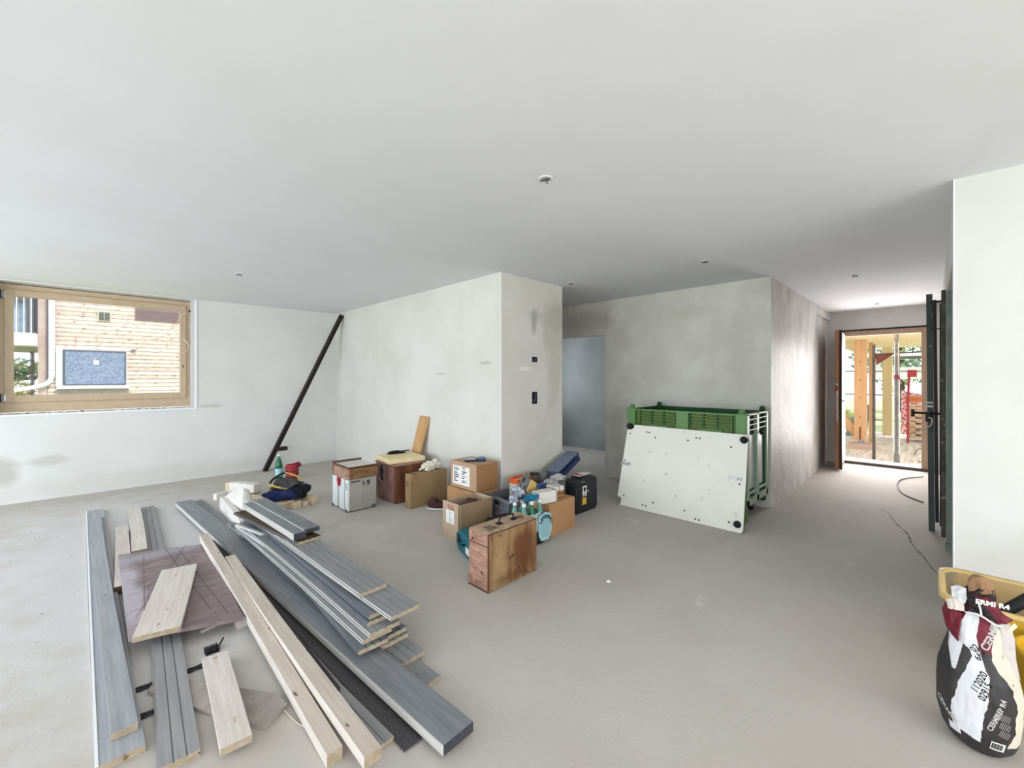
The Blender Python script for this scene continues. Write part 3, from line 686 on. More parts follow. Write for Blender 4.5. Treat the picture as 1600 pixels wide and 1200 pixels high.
b = BM(); lump(b, (2.70, 4.0, .415), (.08, .05, .042), seed=13, amp=.55); lump(b, (2.78, 4.0, .43), (.04, .035, .04), seed=14, amp=.6)
tag(obj('crumpled_paper', b, mat('crumpled_white', (232, 226, 212), .8, bump=.6)), 'crumpled cream paper lying on the tan flat case', 'paper')
# leaning plank
b = BM(); prism(b, [(2.87, 4.70, .3), (2.87, 4.52, .3), (2.985, 4.42, .915), (2.985, 4.62, .92)], (.022, 0, 0))
prism(b, [(2.835, 4.758, .0), (2.835, 4.57, .0), (2.87, 4.52, .3), (2.87, 4.70, .3)], (.022, 0, 0))
bmesh.ops.remove_doubles(b, verts=b.verts, dist=.0005)
tag(obj('leaning_plank', b, wood('warm_pine', (206, 166, 118), (180, 136, 90), stretch=(20, 20, 2), knot=(140, 96, 60))), 'short pine plank leaning against the white wall behind the chest', 'plank')

# two stacked cardboard boxes
b1 = empty('cardboard_box', (2.78, 3.32, 0), 'lower closed cardboard box under the labelled box by the wall corner', 'box')
obj('box_body', box(2.60, 2.915, 3.10, 3.52, 0, .30), CARD3, b1, bevel=.003)
obj('tape', box(2.598, 2.916, 3.28, 3.33, .296, .3012), mat('brown_tape', (150, 116, 80), .4), b1)
b2 = empty('cardboard_box', (2.77, 3.3, .31), 'upper closed cardboard box with large white shipping label', 'box')
x0 = 2.63
obj('box_body', box(x0, 2.905, 3.10, 3.50, .303, .562), [CARD], b2, bevel=.003)
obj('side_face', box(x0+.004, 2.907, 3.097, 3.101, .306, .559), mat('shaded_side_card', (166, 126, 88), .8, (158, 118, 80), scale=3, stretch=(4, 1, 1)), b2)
obj('shipping_label', box(x0-.0015, x0, 3.20, 3.46, .335, .52), PAPER, b2)
ML2 = frame((x0-.0015, 3.46, 0), (0, -1, 0), (1, 0, 0), (0, 0, 1)); b = BM()
for cx_, w_ in ((.015, .10), (.145, .09)):
    for r in range(8):
        bx(b, cx_, cx_+w_*random.uniform(.35, 1), -.0008, .0002, .503-r*.02, .503-r*.02+random.choice((.004, .009)), M=ML2)
obj('label_print', b, INK, b2)
t = empty('blue_grey_tool', (2.76, 3.26, .565), 'blue and grey handheld meter lying on the labelled cardboard box', 'tool')
Mt = rz((2.76, 3.26, .566), -38)
obj('tool_body', box(-.11, .10, -.035, .035, 0, .022, M=Mt), mat('navy_tool', (40, 48, 70), .5), t, bevel=.006)
obj('grey_face', box(-.112, .0, -.034, .03, .02, .027, M=Mt), mat('light_tool_face', (206, 208, 212), .5, (150, 156, 170), scale=30), t, bevel=.003)
b = BM(); cyl(b, Mt @ Vector((.06, 0, .02)), Mt @ Vector((.06, 0, .036)), .032, seg=20); obj('blue_dial', b, mat('blue_dial', (92, 120, 176), .5), t)

# open cardboard box with shoe
ob = empty('open_cardboard_box', (2.43, 3.0, 0), 'open empty-topped cardboard box with white label, in front of the stacked boxes', 'box')
x0, x1, y0, y1, zt = 2.238, 2.628, 2.872, 3.095, .305
b = BM(); bx(b, x0, x1, y0, y0+.005, 0, zt); bx(b, x0, x1, y1-.005, y1, 0, zt); bx(b, x0, x0+.005, y0, y1, 0, zt+.01); bx(b, x1-.005, x1, y0, y1, 0, zt); bx(b, x0, x1, y0, y1, 0, .006)
obj('box_body', b, CARD2, ob)
obj('front_flap', box(x0+.03, x1, y0-.003, y0, .003, zt), mat('front_card', (168, 142, 112), .85, (160, 134, 104), scale=5), ob)
b = BM(); prism(b, [(x1-.005, y0, zt), (x1-.005, y1, zt), (x1+.035, y1, zt-.03), (x1+.035, y0, zt-.03)], (0, 0, .004)); obj('folded_flap', b, mat('pale_flap', (214, 202, 186), .85), ob)
obj('shipping_label', box(x0-.0015, x0, 2.93, 3.045, .13, .245), PAPER, ob)
ML2 = frame((x0-.0015, 3.045, 0), (0, -1, 0), (1, 0, 0), (0, 0, 1)); b = BM()
for r in range(6): bx(b, .045, .045+.04*random.uniform(.4, 1), -.0008, .0002, .222-r*.016, .226-r*.016, M=ML2)
bx(b, .035, .05, -.0008, .0002, .232, .238, M=ML2); obj('label_print', b, mat('grey_ink', (96, 96, 104), .8), ob)
b = BM()
for r, z in ((0, .285), (1, .268), (2, .255)): 
    for i in range(4): bx(b, .02+i*.02+.01*r, .034+i*.02+.01*r, -.0008, .0002, z, z+.008, M=ML2)
obj('pink_handwriting', b, mat('faded_red_ink', (158, 92, 88), .8), ob)
def shoe(c, deg, label, m, tip):
    t = empty('work_shoe', c, label, 'shoe'); Ms = rz(c, deg)
    b = BM(); vs_ = ball(b, (0, 0, .045), .14, .048, .045, sub=3, M=Ms); vs_ = ball(b, (-.07, 0, .07), .06, .042, .06, sub=3, M=Ms)
    obj('upper', b, m, t, smooth=True)
    b = BM(); ball(b, (0, 0, .012), .15, .055, .015, sub=3, M=Ms); obj('sole', b, tip, t, smooth=True)
shoe((2.47, 2.98, .20), 30, 'brown shoe lying inside the open cardboard box', mat('brown_leather', (92, 64, 58), .6, (60, 40, 38), scale=10), mat('pink_sole', (214, 182, 160), .6))
shoe((2.66, 3.72, .0), -45, 'dark red shoe with white sole on the floor behind the open box', mat('dark_red_leather', (74, 42, 44), .6, (50, 30, 34), scale=10), WHITEPL)
b = BM(); bx(b, 2.28, 2.60, 2.90, 3.07, .01, .17); tag(obj('brown_bag', b, mat('brown_contents', (110, 88, 74), .9), bevel=.02), 'brown packing inside the open cardboard box under the shoe', 'packing')

# teal power tool case
tc_ = empty('teal_tool_case', (2.12, 2.66, 0), 'teal plastic tool case behind the old wooden suitcase', 'tool case')
TEAL = mat('teal_plastic', (22, 112, 126), .45, (16, 98, 112), scale=6)
b = BM(); prism(b, [(2.03, 2.47, 0), (2.03, 2.75, 0), (2.03, 2.80, .04), (2.03, 2.80, .12), (2.03, 2.76, .15), (2.03, 2.48, .15), (2.03, 2.45, .12), (2.03, 2.45, .03)], (.27, 0, .0))
SHT = lambda bm: [setattr(v, 'co', Vector((v.co.x+.01+(v.co.y-2.45)*.34, v.co.y, v.co.z))) for v in bm.verts]
SHT(b)
obj('case_shell', b, TEAL, tc_, bevel=.012)
b = BM()
for y in (2.74,): bx(b, 2.022, 2.04, y-.03, y+.03, .06, .13)
SHT(b)
obj('latch', b, mat('dark_teal', (14, 52, 62), .5), tc_, bevel=.003)
b = box(2.025, 2.03, 2.49, 2.58, .035, .085); SHT(b); obj('white_label', b, PAPER, tc_)
b = BM(); tube(b, smoothpts([(2.03, 2.70, .09), (2.0, 2.69, .095), (2.0, 2.61, .095), (2.03, 2.60, .09)], 5), .008, 8); SHT(b); obj('handle', b, mat('dark_teal', (14, 52, 62)), tc_)

# old wooden suitcase in front
sc = empty('wooden_suitcase', (2.08, 2.15, 0), 'large worn wooden suitcase with black handle standing on edge in front', 'suitcase')
x0, x1, y0, y1, zt = 1.842, 2.312, 2.047, 2.247, .378
obj('case_body', box(x0, x1, y0, y1, 0, zt), [OLDW], sc, bevel=.006)
SIDE = mat('suitcase_face', (158, 128, 90), .5, (112, 78, 50), scale=2.4, stretch=(6, 3, 1.6), detail=8, bump=.25, spots=(11, .66, (62, 36, 22)), lo=.38, hi=.62,
           stains_and_light=[((.1, -.1, .18), (.12, .1, .2), (96, 58, 32), .8), ((-.15, -.1, .2), (.06, .1, .3), (172, 146, 106), .6), ((.0, -.1, .05), (.2, .1, .05), (84, 50, 32), .6)])
obj('side_board', box(x0+.006, x1-.003, y0-.004, y0+.002, .004, zt-.004), [SIDE], sc, bevel=.003)
obj('end_board', box(x0-.004, x0+.002, y0+.004, y1-.004, .004, zt-.004), [OLDW3], sc, bevel=.003)
b = BM(); bx(b, x0-.006, x0, y0+.002, y1, .295, .300); bx(b, x0-.0045, x0, y0-.003, y0+.006, 0, zt); bx(b, x0-.006, x0, y0, y1, 0, .008); bx(b, x0-.003, x1, y0-.003, y0+.002, zt-.005, zt+.001)
obj('dark_edge_strip', b, mat('edge_brown', (82, 52, 38), .6), sc)
b = BM(); bx(b, x0+.004, x1-.004, y0+.004, y1-.004, zt, zt+.004)
obj('top_board', b, [mat('suitcase_top', (190, 166, 142), .65, (158, 130, 106), scale=6, stretch=(2, 6, 1))], sc)
hxm = 2.10
b = BM(); tube(b, smoothpts([(hxm-.07, 2.145, zt+.005), (hxm-.068, 2.145, zt+.035), (hxm-.05, 2.145, zt+.048), (hxm+.05, 2.145, zt+.048), (hxm+.068, 2.145, zt+.035), (hxm+.07, 2.145, zt+.005)], 5), .006, 8)
for s in (-1, 1): bx(b, hxm+s*.07-.02, hxm+s*.07+.02, 2.128, 2.162, zt+.002, zt+.012)
obj('handle', b, INK, sc)
for xq in (x0+.09, x1-.08):
    b = BM(); bx(b, xq-.03, xq+.03, 2.13, 2.17, zt+.003, zt+.008); cyl(b, (xq, 2.12, zt+.006), (xq, 2.12, zt+.014), .012, seg=12); obj('clasp', b, mat('rusty_clasp', (116, 96, 72), .5, metal=.4), sc)
obj('pencil_number', text_bm('SOM', .05, (x0+.045, y0+.03, zt+.0045), (1, .25, 0), (-.25, 1, 0)), INK, sc)
b = BM()
for i in range(12):
    x_, z_ = random.uniform(x0+.03, x1-.03), random.uniform(.02, zt-.03); r = random.uniform(.0015, .0045)
    cyl(b, (x_, y0-.0045, z_), (x_, y0-.003, z_), r, seg=8)
for i in range(9):
    y_, z_ = random.uniform(y0+.02, y1-.02), random.uniform(.02, zt-.03); r = random.uniform(.002, .005)
    cyl(b, (x0-.0045, y_, z_), (x0-.003, y_, z_), r, seg=8)
obj('nail_marks', b, mat('rust_marks', (58, 34, 24), .7), sc)

# shrink-wrapped water pack
wp = empty('bottle_pack_wrap', (2.67, 2.46, 0), 'torn printed plastic wrap and black bag around the water bottle pack', 'plastic wrap')
bspots = [(2.545, 2.50), (2.64, 2.50), (2.735, 2.50), (2.565, 2.41), (2.66, 2.41), (2.755, 2.405)]
PG = mat('pale_green_bottle', (112, 180, 160), .12, (150, 206, 190), scale=6, trans=.5, spec=.5)
descs = ['green water bottle in the pack, back row, leftmost', 'green water bottle in the pack, back row, middle', 'green water bottle in the pack, back row, nearest the tan box',
         'green water bottle in the pack, front row, leftmost', 'green water bottle in the pack, front row, middle', 'green water bottle in the pack, front row, nearest the tan box']
for i, (x, y) in enumerate(bspots):
    bottle(x, y, .02, 1.0, descs[i], 'bottles in the water pack', PG if i != 4 else GG, None)
WRAP = mat('printed_wrap', (176, 214, 222), .25, (206, 228, 232), scale=9, alpha=.72, bump=.5)
b = BM(); n = 48; rings = []
for k, z in enumerate((.10, .14, .18, .215, .235, .255)):
    ring = []
    for i in range(n):
        a = 2*PI*i/n; ca, sa = math.cos(a), math.sin(a)
        rx, ry = .165-.05*(max(0, z-.2)/.055)**1.5, .11-.035*(max(0, z-.2)/.055)**1.5
        p = 4; q = (abs(ca)**p+abs(sa)**p)**(-1/p)
        w_ = 1+.06*noise.noise(Vector((ca*2, sa*2, z*9)))
        ring.append(b.verts.new((2.66+rx*ca*q*w_, 2.455+ry*sa*q*w_, z)))
    rings.append(ring)
for r0_, r1_ in zip(rings, rings[1:]):
    for i in range(n): b.faces.new((r0_[i], r0_[(i+1) % n], r1_[(i+1) % n], r1_[i]))
obj('clear_wrap', b, WRAP, wp, smooth=True)
b = BM(); n = 40; rings = []
for z, s in ((0, .9), (.03, 1.0), (.09, 1.03), (.115, 1.0), (.11, .95)):
    ring = []
    for i in range(n):
        a = 2*PI*i/n; ca, sa = math.cos(a), math.sin(a); q = (abs(ca)**4+abs(sa)**4)**(-.25)
        w_ = s*(1+.05*noise.noise(Vector((ca*3, sa*3, z*12+5))))
        ring.append(b.verts.new((2.66+.172*ca*q*w_, 2.455+.115*sa*q*w_, z)))
    rings.append(ring)
for r0_, r1_ in zip(rings, rings[1:]):
    for i in range(n): b.faces.new((r0_[i], r0_[(i+1) % n], r1_[(i+1) % n], r1_[i]))
b.faces.new(rings[0]); obj('black_bag', b, mat('black_bag_film', (34, 36, 38), .4, bump=.4), wp, smooth=True)
# light blue printed panel and lettering on the front right face
pts = [(2.668, .235), (2.75, .262), (2.825, .235), (2.835, .09), (2.79, .02), (2.70, .025), (2.665, .08)]
b = BM(); prism(b, [(x, 2.335, z) for x, z in pts], (0, .004, 0)); obj('blue_print_panel', b, mat('aqua_print', (158, 206, 214), .4, (176, 218, 222), scale=20), wp)
pts2 = [(2.75+(x-2.75)*.72, .13+(z-.13)*.72) for x, z in pts]
b = BM(); prism(b, [(x, 2.3335, z) for x, z in pts2], (0, .002, 0)); obj('inner_panel', b, mat('pale_aqua_print', (150, 196, 206), .4), wp)
NAVY = mat('navy_print', (28, 50, 72), .5)
def arc(cx, y, cz, R, th0, spread, flip=1):
    def f(c):
        a = th0-c.x/R*1.0
        rr = R+c.y
        return Vector((cx+rr*math.cos(a), y-.001+c.z, cz+rr*math.sin(a)))
    return f
obj('lettering', text_bm('LEGRINO', .040, 0, (1, 0, 0), (0, 0, 1), f=arc(2.75, 2.331, .15, .062, 2.75, 0), bold=.0008), NAVY, wp)
def fL(c):
    a = 2.9-c.x/.07; rr = .06+c.y
    return Vector((2.487-c.z, 2.44-(rr*math.cos(a)), .17+rr*math.sin(a)))
b = BM(); prism(b, [(2.492, 2.36, .24), (2.492, 2.52, .24), (2.492, 2.53, .12), (2.492, 2.37, .12)], (-.003, 0, 0)); obj('blue_print_panel', b, mat('aqua_print', (158, 206, 214)), wp)
obj('lettering', text_bm('ONTE', .036, 0, (1, 0, 0), (0, 0, 1), f=lambda c: Vector((2.486-c.z, 2.52-c.x, .15+c.y+.9*c.x-5*c.x*c.x)), bold=.0008), NAVY, wp)
b = BM(); lump(b, (2.70, 2.46, .365), (.075, .04, .022), seed=21, amp=.5); obj('blue_film_crumple', b, mat('blue_film', (30, 134, 168), .3, (20, 90, 130), scale=12, bump=.5), wp, smooth=True)
for c, r, s in (((2.55, 2.52, .37), (.035, .03, .03), 22), ((2.66, 2.56, .40), (.05, .04, .04), 23)):
    b = BM(); lump(b, c, r, seed=s, amp=.7); obj('clear_film_crumple', b, mat('silver_film', (196, 204, 214), .25, (150, 160, 176), scale=20, bump=.8, metal=.3), wp, smooth=True)
b = BM(); lump(b, (2.47, 2.62, .11), (.09, .1, .11), seed=25, amp=.4); tag(obj('black_bag', b, mat('matte_black_cloth', (34, 27, 30), .95, bump=.4), smooth=True), 'crumpled black bag between the open box and the water bottles', 'bag')

# tan closed cardboard box with white carton on top
tb = empty('tan_cardboard_box', (3.05, 2.5, 0), 'plain tan cardboard box on the floor right of the water bottles', 'box')
obj('box_body', box(2.866, 3.235, 2.387, 2.60, 0, .287), CARD3, tb, bevel=.003)
obj('tape', box(2.8655, 3.2355, 2.50, 2.545, .284, .2882), mat('brown_tape', (150, 116, 80)), tb)
t = empty('white_carton', (2.94, 2.46, .29), 'small white carton with dark edge lying on the tan box', 'carton')
Mt = rz((2.90, 2.475, .289), -12)
obj('carton_body', box(-.10, .10, -.055, .055, 0, .10, M=Mt), mat('white_carton', (228, 226, 220), .7), t, bevel=.003)
b = BM(); bx(b, .094, .1015, -.056, .056, 0, .103, M=Mt); obj('end_flap', b, mat('grey_white_flap', (200, 200, 196), .7), t)
b = BM(); bx(b, .092, .095, -.057, .057, .0, .104, M=Mt); bx(b, -.1, .1, .052, .057, .099, .103, M=Mt); obj('dark_edge', b, INK, t)
t = empty('brown_carton', (3.1, 2.56, .29), 'small brown and white carton right of the white carton', 'carton')
Mt = rz((3.11, 2.52, .289), -10)
obj('carton_body', box(-.055, .055, -.05, .05, 0, .075, M=Mt), mat('brown_carton', (170, 124, 84), .7), t, bevel=.002)
obj('white_lid', box(-.06, .06, -.055, .055, .06, .10, M=Mt), mat('white_lid_card', (226, 222, 216), .7), t, bevel=.002)
b = BM(); bx(b, .0, .006, -.056, .056, .058, .102, M=Mt); bx(b, -.05, .05, -.0515, -.05, .03, .036, M=Mt); obj('dark_band', b, INK, t)

# grey transport crate
cr = empty('grey_crate', (3.02, 2.9, 0), 'grey plastic crate full of tools behind the water bottles', 'crate')
CRM = mat('grey_crate_plastic', (122, 126, 134), .5, (108, 112, 120), scale=5)
Mc = rz((2.72, 2.74, 0), -9)
def cbx(b, *a): bx(b, *a, M=Mc)
CL, CWd, CH = .60, .385, .27
b = BM(); cbx(b, 0, CL, 0, .01, .01, CH); cbx(b, 0, CL, CWd-.01, CWd, .01, CH); cbx(b, 0, .01, 0, CWd, .01, CH); cbx(b, CL-.01, CL, 0, CWd, .01, CH); cbx(b, 0, CL, 0, CWd, 0, .012)
obj('crate_body', b, CRM, cr)
b = BM()
for z in (CH-.02, CH-.085, .16): cbx(b, -.012, CL+.012, -.012, 0, z, z+.014); cbx(b, -.012, 0, -.012, CWd+.012, z, z+.014); cbx(b, -.012, CL+.012, CWd, CWd+.012, z, z+.014); cbx(b, CL, CL+.012, -.012, CWd+.012, z, z+.014)
for y in (0, .05, .13, .24, .32, CWd-.01): cbx(b, -.012, 0, y, y+.01, .16, CH)
obj('rim_ribs', b, mat('crate_rim', (138, 142, 152), .5), cr)
b = BM(); cbx(b, -.004, .011, .14, .25, .195, .235); obj('grip_hole', b, mat('crate_dark', (44, 48, 54), .7), cr)
obj('lilac_base', box(-.006, 0, .01, CWd-.01, .02, .15, M=Mc), mat('lilac_plastic', (158, 150, 166), .6), cr)
# contents
def P3(x, y, z): return Mc @ Vector((x, y, z))
t = empty('orange_rimmed_carton', P3(.30, .27, .02), 'white carton with bright orange rim in the grey crate', 'carton')
Mo = rz((3.09, 2.96, .10), 5)
b = BM(); bx(b, -.10, .10, -.055, .055, 0, .275, M=Mo); obj('carton_body', b, mat('grey_white_carton', (204, 202, 192), .7), t)
b = BM(); bx(b, -.103, .103, -.058, -.050, .24, .292, M=Mo); bx(b, -.103, -.095, -.058, .058, .25, .30, M=Mo); bx(b, -.103, .103, .05, .058, .25, .30, M=Mo); bx(b, .095, .103, -.058, .058, .25, .285, M=Mo)
obj('orange_rim', b, mat('orange_card', (226, 100, 48), .6), t)
t = empty('trowel', P3(.25, .15, .2), 'grey steel float trowel leaning out of the grey crate', 'trowel')
b = BM(); p0, p1 = Vector((2.80, 2.78, .26)), Vector((3.08, 2.86, .43)); sd = Vector((-.1, .35, -.1)).normalized()*.05
prism(b, [p0-sd, p1-sd*.8, p1+sd*.8, p0+sd], (0, 0, .004)); obj('blade', b, mat('dusty_steel', (132, 128, 120), .5, (112, 108, 100), scale=12), t)
b = BM(); tube(b, [p0+Vector((.06, 0, .03)), p0+Vector((.24, .07, .15))], .014, 8); obj('handle', b, mat('dark_grip', (60, 56, 50), .7), t)
b = BM(); prism(b, [(2.83, 2.62, .37), (2.90, 2.62, .46), (2.965, 2.62, .41), (2.92, 2.62, .34), (2.87, 2.62, .325)], (0, .012, 0)); tag(obj('cardboard_piece', b, mat('yellow_card', (216, 178, 112), .8)), 'torn yellow piece of cardboard standing up behind the water bottles', 'cardboard')
b = BM(); lump(b, (3.02, 2.78, .30), (.12, .07, .07), seed=31, amp=.5); tag(obj('grey_bag', b, mat('clear_grey_film', (150, 156, 162), .3, (110, 116, 126), scale=14, bump=.8)), 'crumpled grey plastic bag in the grey crate behind the yellow card', 'bag')
b = BM(); lump(b, (3.17, 2.74, .32), (.07, .06, .05), seed=32, amp=.5); tag(obj('blue_cloth', b, mat('blue_cloth', (72, 96, 150), .9), smooth=True), 'small blue cloth in the grey crate behind the white carton', 'cloth')
b = BM(); lump(b, (3.30, 2.74, .33), (.10, .06, .04), seed=33, amp=.4); tag(obj('grey_cloth', b, mat('light_grey_cloth', (168, 172, 172), .9), smooth=True), 'light grey cloth lying over the crate edge beside the blue cloth', 'cloth')
t = empty('brown_jar', (3.33, 3.0, .2), 'brown jar with black lid behind the orange-rimmed carton', 'jar')
b = BM(); cyl(b, (3.33, 2.98, .10), (3.33, 2.98, .38), .045, seg=20); obj('jar_body', b, mat('brown_tin', (140, 112, 88), .5, (90, 70, 56), scale=14), t)
b = BM(); cyl(b, (3.33, 2.98, .38), (3.33, 2.98, .40), .047, seg=20); obj('lid', b, DARKM, t)
b = BM(); cyl(b, (3.455, 2.98, .0), (3.455, 2.98, .38), .05, seg=20); tag(obj('grey_tube', b, mat('grey_tube', (122, 128, 122), .5)), 'upright grey cylinder between the jar and the blue organiser', 'tube')

# blue organiser, tilted
t = empty('parts_organiser', (3.8, 2.95, .2), 'blue-grey parts organiser with open compartments leaning tilted on the black case', 'organiser')
Mq = Matrix.Translation((3.60, 2.85, .285)) @ Matrix.Rotation(math.radians(-20), 4, 'Y') @ Matrix.Rotation(math.radians(6), 4, 'Z')
OB = mat('blue_grey_plastic', (116, 124, 148), .5, (104, 112, 138), scale=5); OD = mat('dark_blue_plastic', (60, 72, 112), .5)
b = BM(); bx(b, 0, .47, 0, .16, .10, .112, M=Mq); bx(b, 0, .47, .152, .16, 0, .11, M=Mq); bx(b, 0, .47, 0, .16, 0, .008, M=Mq); bx(b, 0, .008, 0, .16, 0, .11, M=Mq); bx(b, .462, .47, 0, .16, 0, .11, M=Mq)
obj('organiser_shell', b, OB, t)
b = BM()
for i in range(1, 6): bx(b, i*.078-.004, i*.078+.004, .004, .155, .008, .10, M=Mq)
bx(b, .008, .462, .14, .152, .008, .10, M=Mq); obj('dividers', b, OD, t)
for i in range(6):
    obj('bin_front', box(i*.078+.008, i*.078+.068, -.006, .002, .01, .055, M=Mq), OD, t)

# black power-tool case
bc = empty('black_tool_case', (3.70, 2.65, 0), 'large black plastic tool case standing upright, white and yellow sticker', 'tool case')
x0, x1, y0, y1 = 3.50, 3.895, 2.575, 2.71
b = BM(); prism(b, [(x0+.01, y0, .01), (x0, y0, .10), (x0+.006, y0, .33), (x0+.03, y0, .352), (x0+.10, y0, .352), (x0+.13, y0, .378), (x1-.12, y0, .378), (x1-.08, y0, .355), (x1-.03, y0, .345), (x1, y0, .31), (x1-.004, y0, .22), (x1, y0, .2), (x1, y0, .04), (x1-.03, y0, .0), (x0+.03, y0, 0)], (0, y1-y0, 0))
obj('case_shell', b, DARKM, bc, bevel=.008)
b = BM(); bx(b, x0-.001, x1+.001, (y0+y1)/2-.004, (y0+y1)/2+.004, .04, .30); obj('seam', b, INK, bc)
obj('ribbed_panel', box(x0+.05, x1-.05, y0-.004, y0, .04, .29), mat('charcoal_panel', (32, 33, 36), .5, (42, 43, 46), scale=40), bc, bevel=.003)
zs = .13
obj('white_sticker', box(3.62, 3.69, y0-.0055, y0-.004, .17, .275), PAPER, bc)
obj('yellow_sticker', box(3.615, 3.685, y0-.0055, y0-.004, .085, .155), mat('amber_sticker', (222, 178, 70), .6), bc)
b = BM(); bx(b, 3.635, 3.675, y0-.007, y0-.0055, .225, .262); bx(b, 3.645, 3.66, y0-.007, y0-.0055, .205, .23); bx(b, 3.63, 3.68, y0-.007, y0-.0055, .18, .188); obj('sticker_print', b, INK, bc)
b = BM(); cyl(b, (3.715, y0-.004, .215), (3.715, y0-.007, .215), .008, seg=14); obj('white_dot', b, WHITEPL, bc)
obj('grey_badge', box(3.60, 3.66, y0-.0055, y0-.003, .315, .327), mat('grey_badge', (120, 120, 112), .5), bc)
b = BM(); bx(b, x0+.10, x0+.30, y0+.02, y1-.03, .378, .386); tag(obj('red_white_leaflet', b, mat('red_white_card', (222, 214, 210), .6)), 'pale leaflet with red edge lying on top of the black tool case', 'leaflet')
b = BM(); bx(b, x0+.095, x0+.15, y0+.015, y1-.025, .3865, .3885); obj('red_edge', b, mat('crimson_card', (176, 48, 62), .6), bpy.data.objects['red_white_leaflet'])
b = BM(); lump(b, (3.50, 2.80, .355), (.09, .06, .03), seed=41, amp=.3); tag(obj('rolled_film', b, mat('translucent_roll', (190, 192, 190), .3)), 'pale roll of film between the organiser and the black case', 'roll')

# ------------------------------------------------------------------ green pallet box on wheels
gb = empty('green_pallet_box', (4.76, 1.87, 0), 'large green plastic pallet box on wheels behind the white lid board', 'pallet box')
G1 = mat('green_plastic', (76, 122, 58), .42, (88, 130, 74), scale=4, spec=.5)
G2 = mat('olive_green_plastic', (92, 112, 54), .5, (76, 104, 50), scale=7)
G3 = mat('deep_green_plastic', (28, 84, 44), .5, (24, 72, 38), scale=5)
GX = mat('door_lit_green_plastic', (152, 172, 150), .35, (132, 156, 130), scale=6, spec=.5)  # greyed tone paints the entrance light onto the end frame
x0, x1, y0, y1, z0, z1 = 4.40, 5.11, 1.25, 2.49, .19, 1.05
b = BM(); bx(b, x0+.03, x0+.045, y0+.04, y1-.04, z0, z1-.006); obj('front_wall', b, G2, gb)
b = BM(); bx(b, x1-.03, x1, y0+.04, y1-.04, z0, z1); obj('back_wall', b, G3, gb)
b = BM(); bx(b, x0+.04, x1-.02, y1-.045, y1-.02, z0, z1); obj('left_wall', b, G3, gb)
b = BM(); bx(b, x0+.03, x1-.02, y0+.04, y1-.04, z0, z0+.03); obj('box_floor', b, G3, gb)
b = BM(); bx(b, x0, x0+.03, y0, y1, z1-.016, z1); bx(b, x0, x0+.03, y0+.05, y1-.05, z0, z0+.06)
bx(b, x0, x0+.032, 1.80, 1.93, z0, z1-.012)
for yy in (y0+.13, y1-.13-.008): bx(b, x0+.004, x0+.03, yy, yy+.008, z0, z1)
obj('front_frame', b, G1, gb, bevel=.002)
# louvre slats and raised panels on the front
b = BM()
for ya, yb in ((y0+.14, 1.79), (1.94, y1-.14)):
    for k in range(4):
        z = z1-.042-k*.031; bx(b, x0+.006, x0+.032, ya, yb, z-.007, z+.006)
obj('slats', b, G2, gb, bevel=.002)
for ya, yb in ((y0+.14, 1.79), (1.94, y1-.14)):
    for fr in (.0, .34, .67):
        y_ = yb-(yb-ya)*fr; obj('slat_divider', box(x0+.004, x0+.034, y_-.010, y_+.003, z1-.155, z1-.016), G3, gb)
for ya, yb in ((y0+.22, 1.70), (2.02, y1-.22)):
    obj('raised_panel', box(x0+.004, x0+.032, ya, yb, z0+.08, z1-.165), G1, gb, bevel=.004)
for i, (cx_, cy_) in enumerate(((x0+.025, y0+.05), (x0+.025, y1-.04), (x1-.03, y0+.04), (x1-.03, y1-.05))):
    b = BM(); w_ = .05 if i in (0, 1) else .03
    bx(b, cx_-.035, cx_+.03, cy_-w_, cy_+w_, .03 if i < 2 else .10, z1+.008)
    p_ = obj('corner_post', b, G1 if i < 2 else G3, gb, bevel=.01)
    b = BM(); cyl(b, (cx_, cy_, z1), (cx_, cy_, z1+.03), .028, seg=16); ball(b, (cx_, cy_, z1+.03), .028, .028, .022, sub=2)
    obj('stacking_knob', b, G1 if i < 2 else G3, p_, smooth=True)
# right end wall (facing the passage): frame with two bays
b = BM()
for xa, xb in ((x0, x0+.07), (4.72, 4.785), (x1-.05, x1+.005)): bx(b, xa, xb, y0-.006, y0+.03, .17, z1)
bx(b, x0, x1, y0-.006, y0+.03, z1-.014, z1); bx(b, x0, x1, y0-.006, y0+.03, .17, .235); bx(b, x0, x1, y0-.004, y0+.03, .275, .295)
for k in range(3): bx(b, x0+.06, x1-.03, y0-.004, y0+.01, z1-.06-k*.05, z1-.05-k*.05)
obj('end_frame', b, GX, gb, bevel=.003)
b = BM(); bx(b, x0+.03, x1-.02, y0+.035, y0+.05, z0, z1); obj('end_wall', b, mat('dark_green_recess', (40, 62, 36), .5), gb)
for xa, xb in ((x0+.085, 4.69), (4.79, 5.0)):
    obj('end_panel', box(xa, xb, y0+.018, y0+.036, .31, z1-.21), mat('door_lit_panel', (176, 186, 180), .25, (198, 206, 204), scale=7), gb, bevel=.004)  # near-white colour paints reflected door light on the panels
b = BM(); ball(b, (4.85, y0-.01, z1-.205), .028, .02, .028, sub=2); obj('dark_catch', b, BLACKR, gb)
for cx_, cy_ in ((4.56, 1.33), (4.56, 2.38), (4.98, 1.38), (4.98, 2.38)):
    b = BM(); cyl(b, (cx_, cy_-.022, .075), (cx_, cy_+.022, .075), .075, seg=28)
    w_ = obj('wheel', b, BLACKR, gb, smooth=False)
    b = BM(); cyl(b, (cx_, cy_-.026, .075), (cx_, cy_+.026, .075), .035, seg=20); bx(b, cx_-.045, cx_+.045, cy_-.035, cy_-.028, .07, .175); bx(b, cx_-.045, cx_+.045, cy_+.028, cy_+.035, .07, .175)
    obj('hub_bracket', b, mat('dusty_hub', (138, 128, 116), .5), w_)

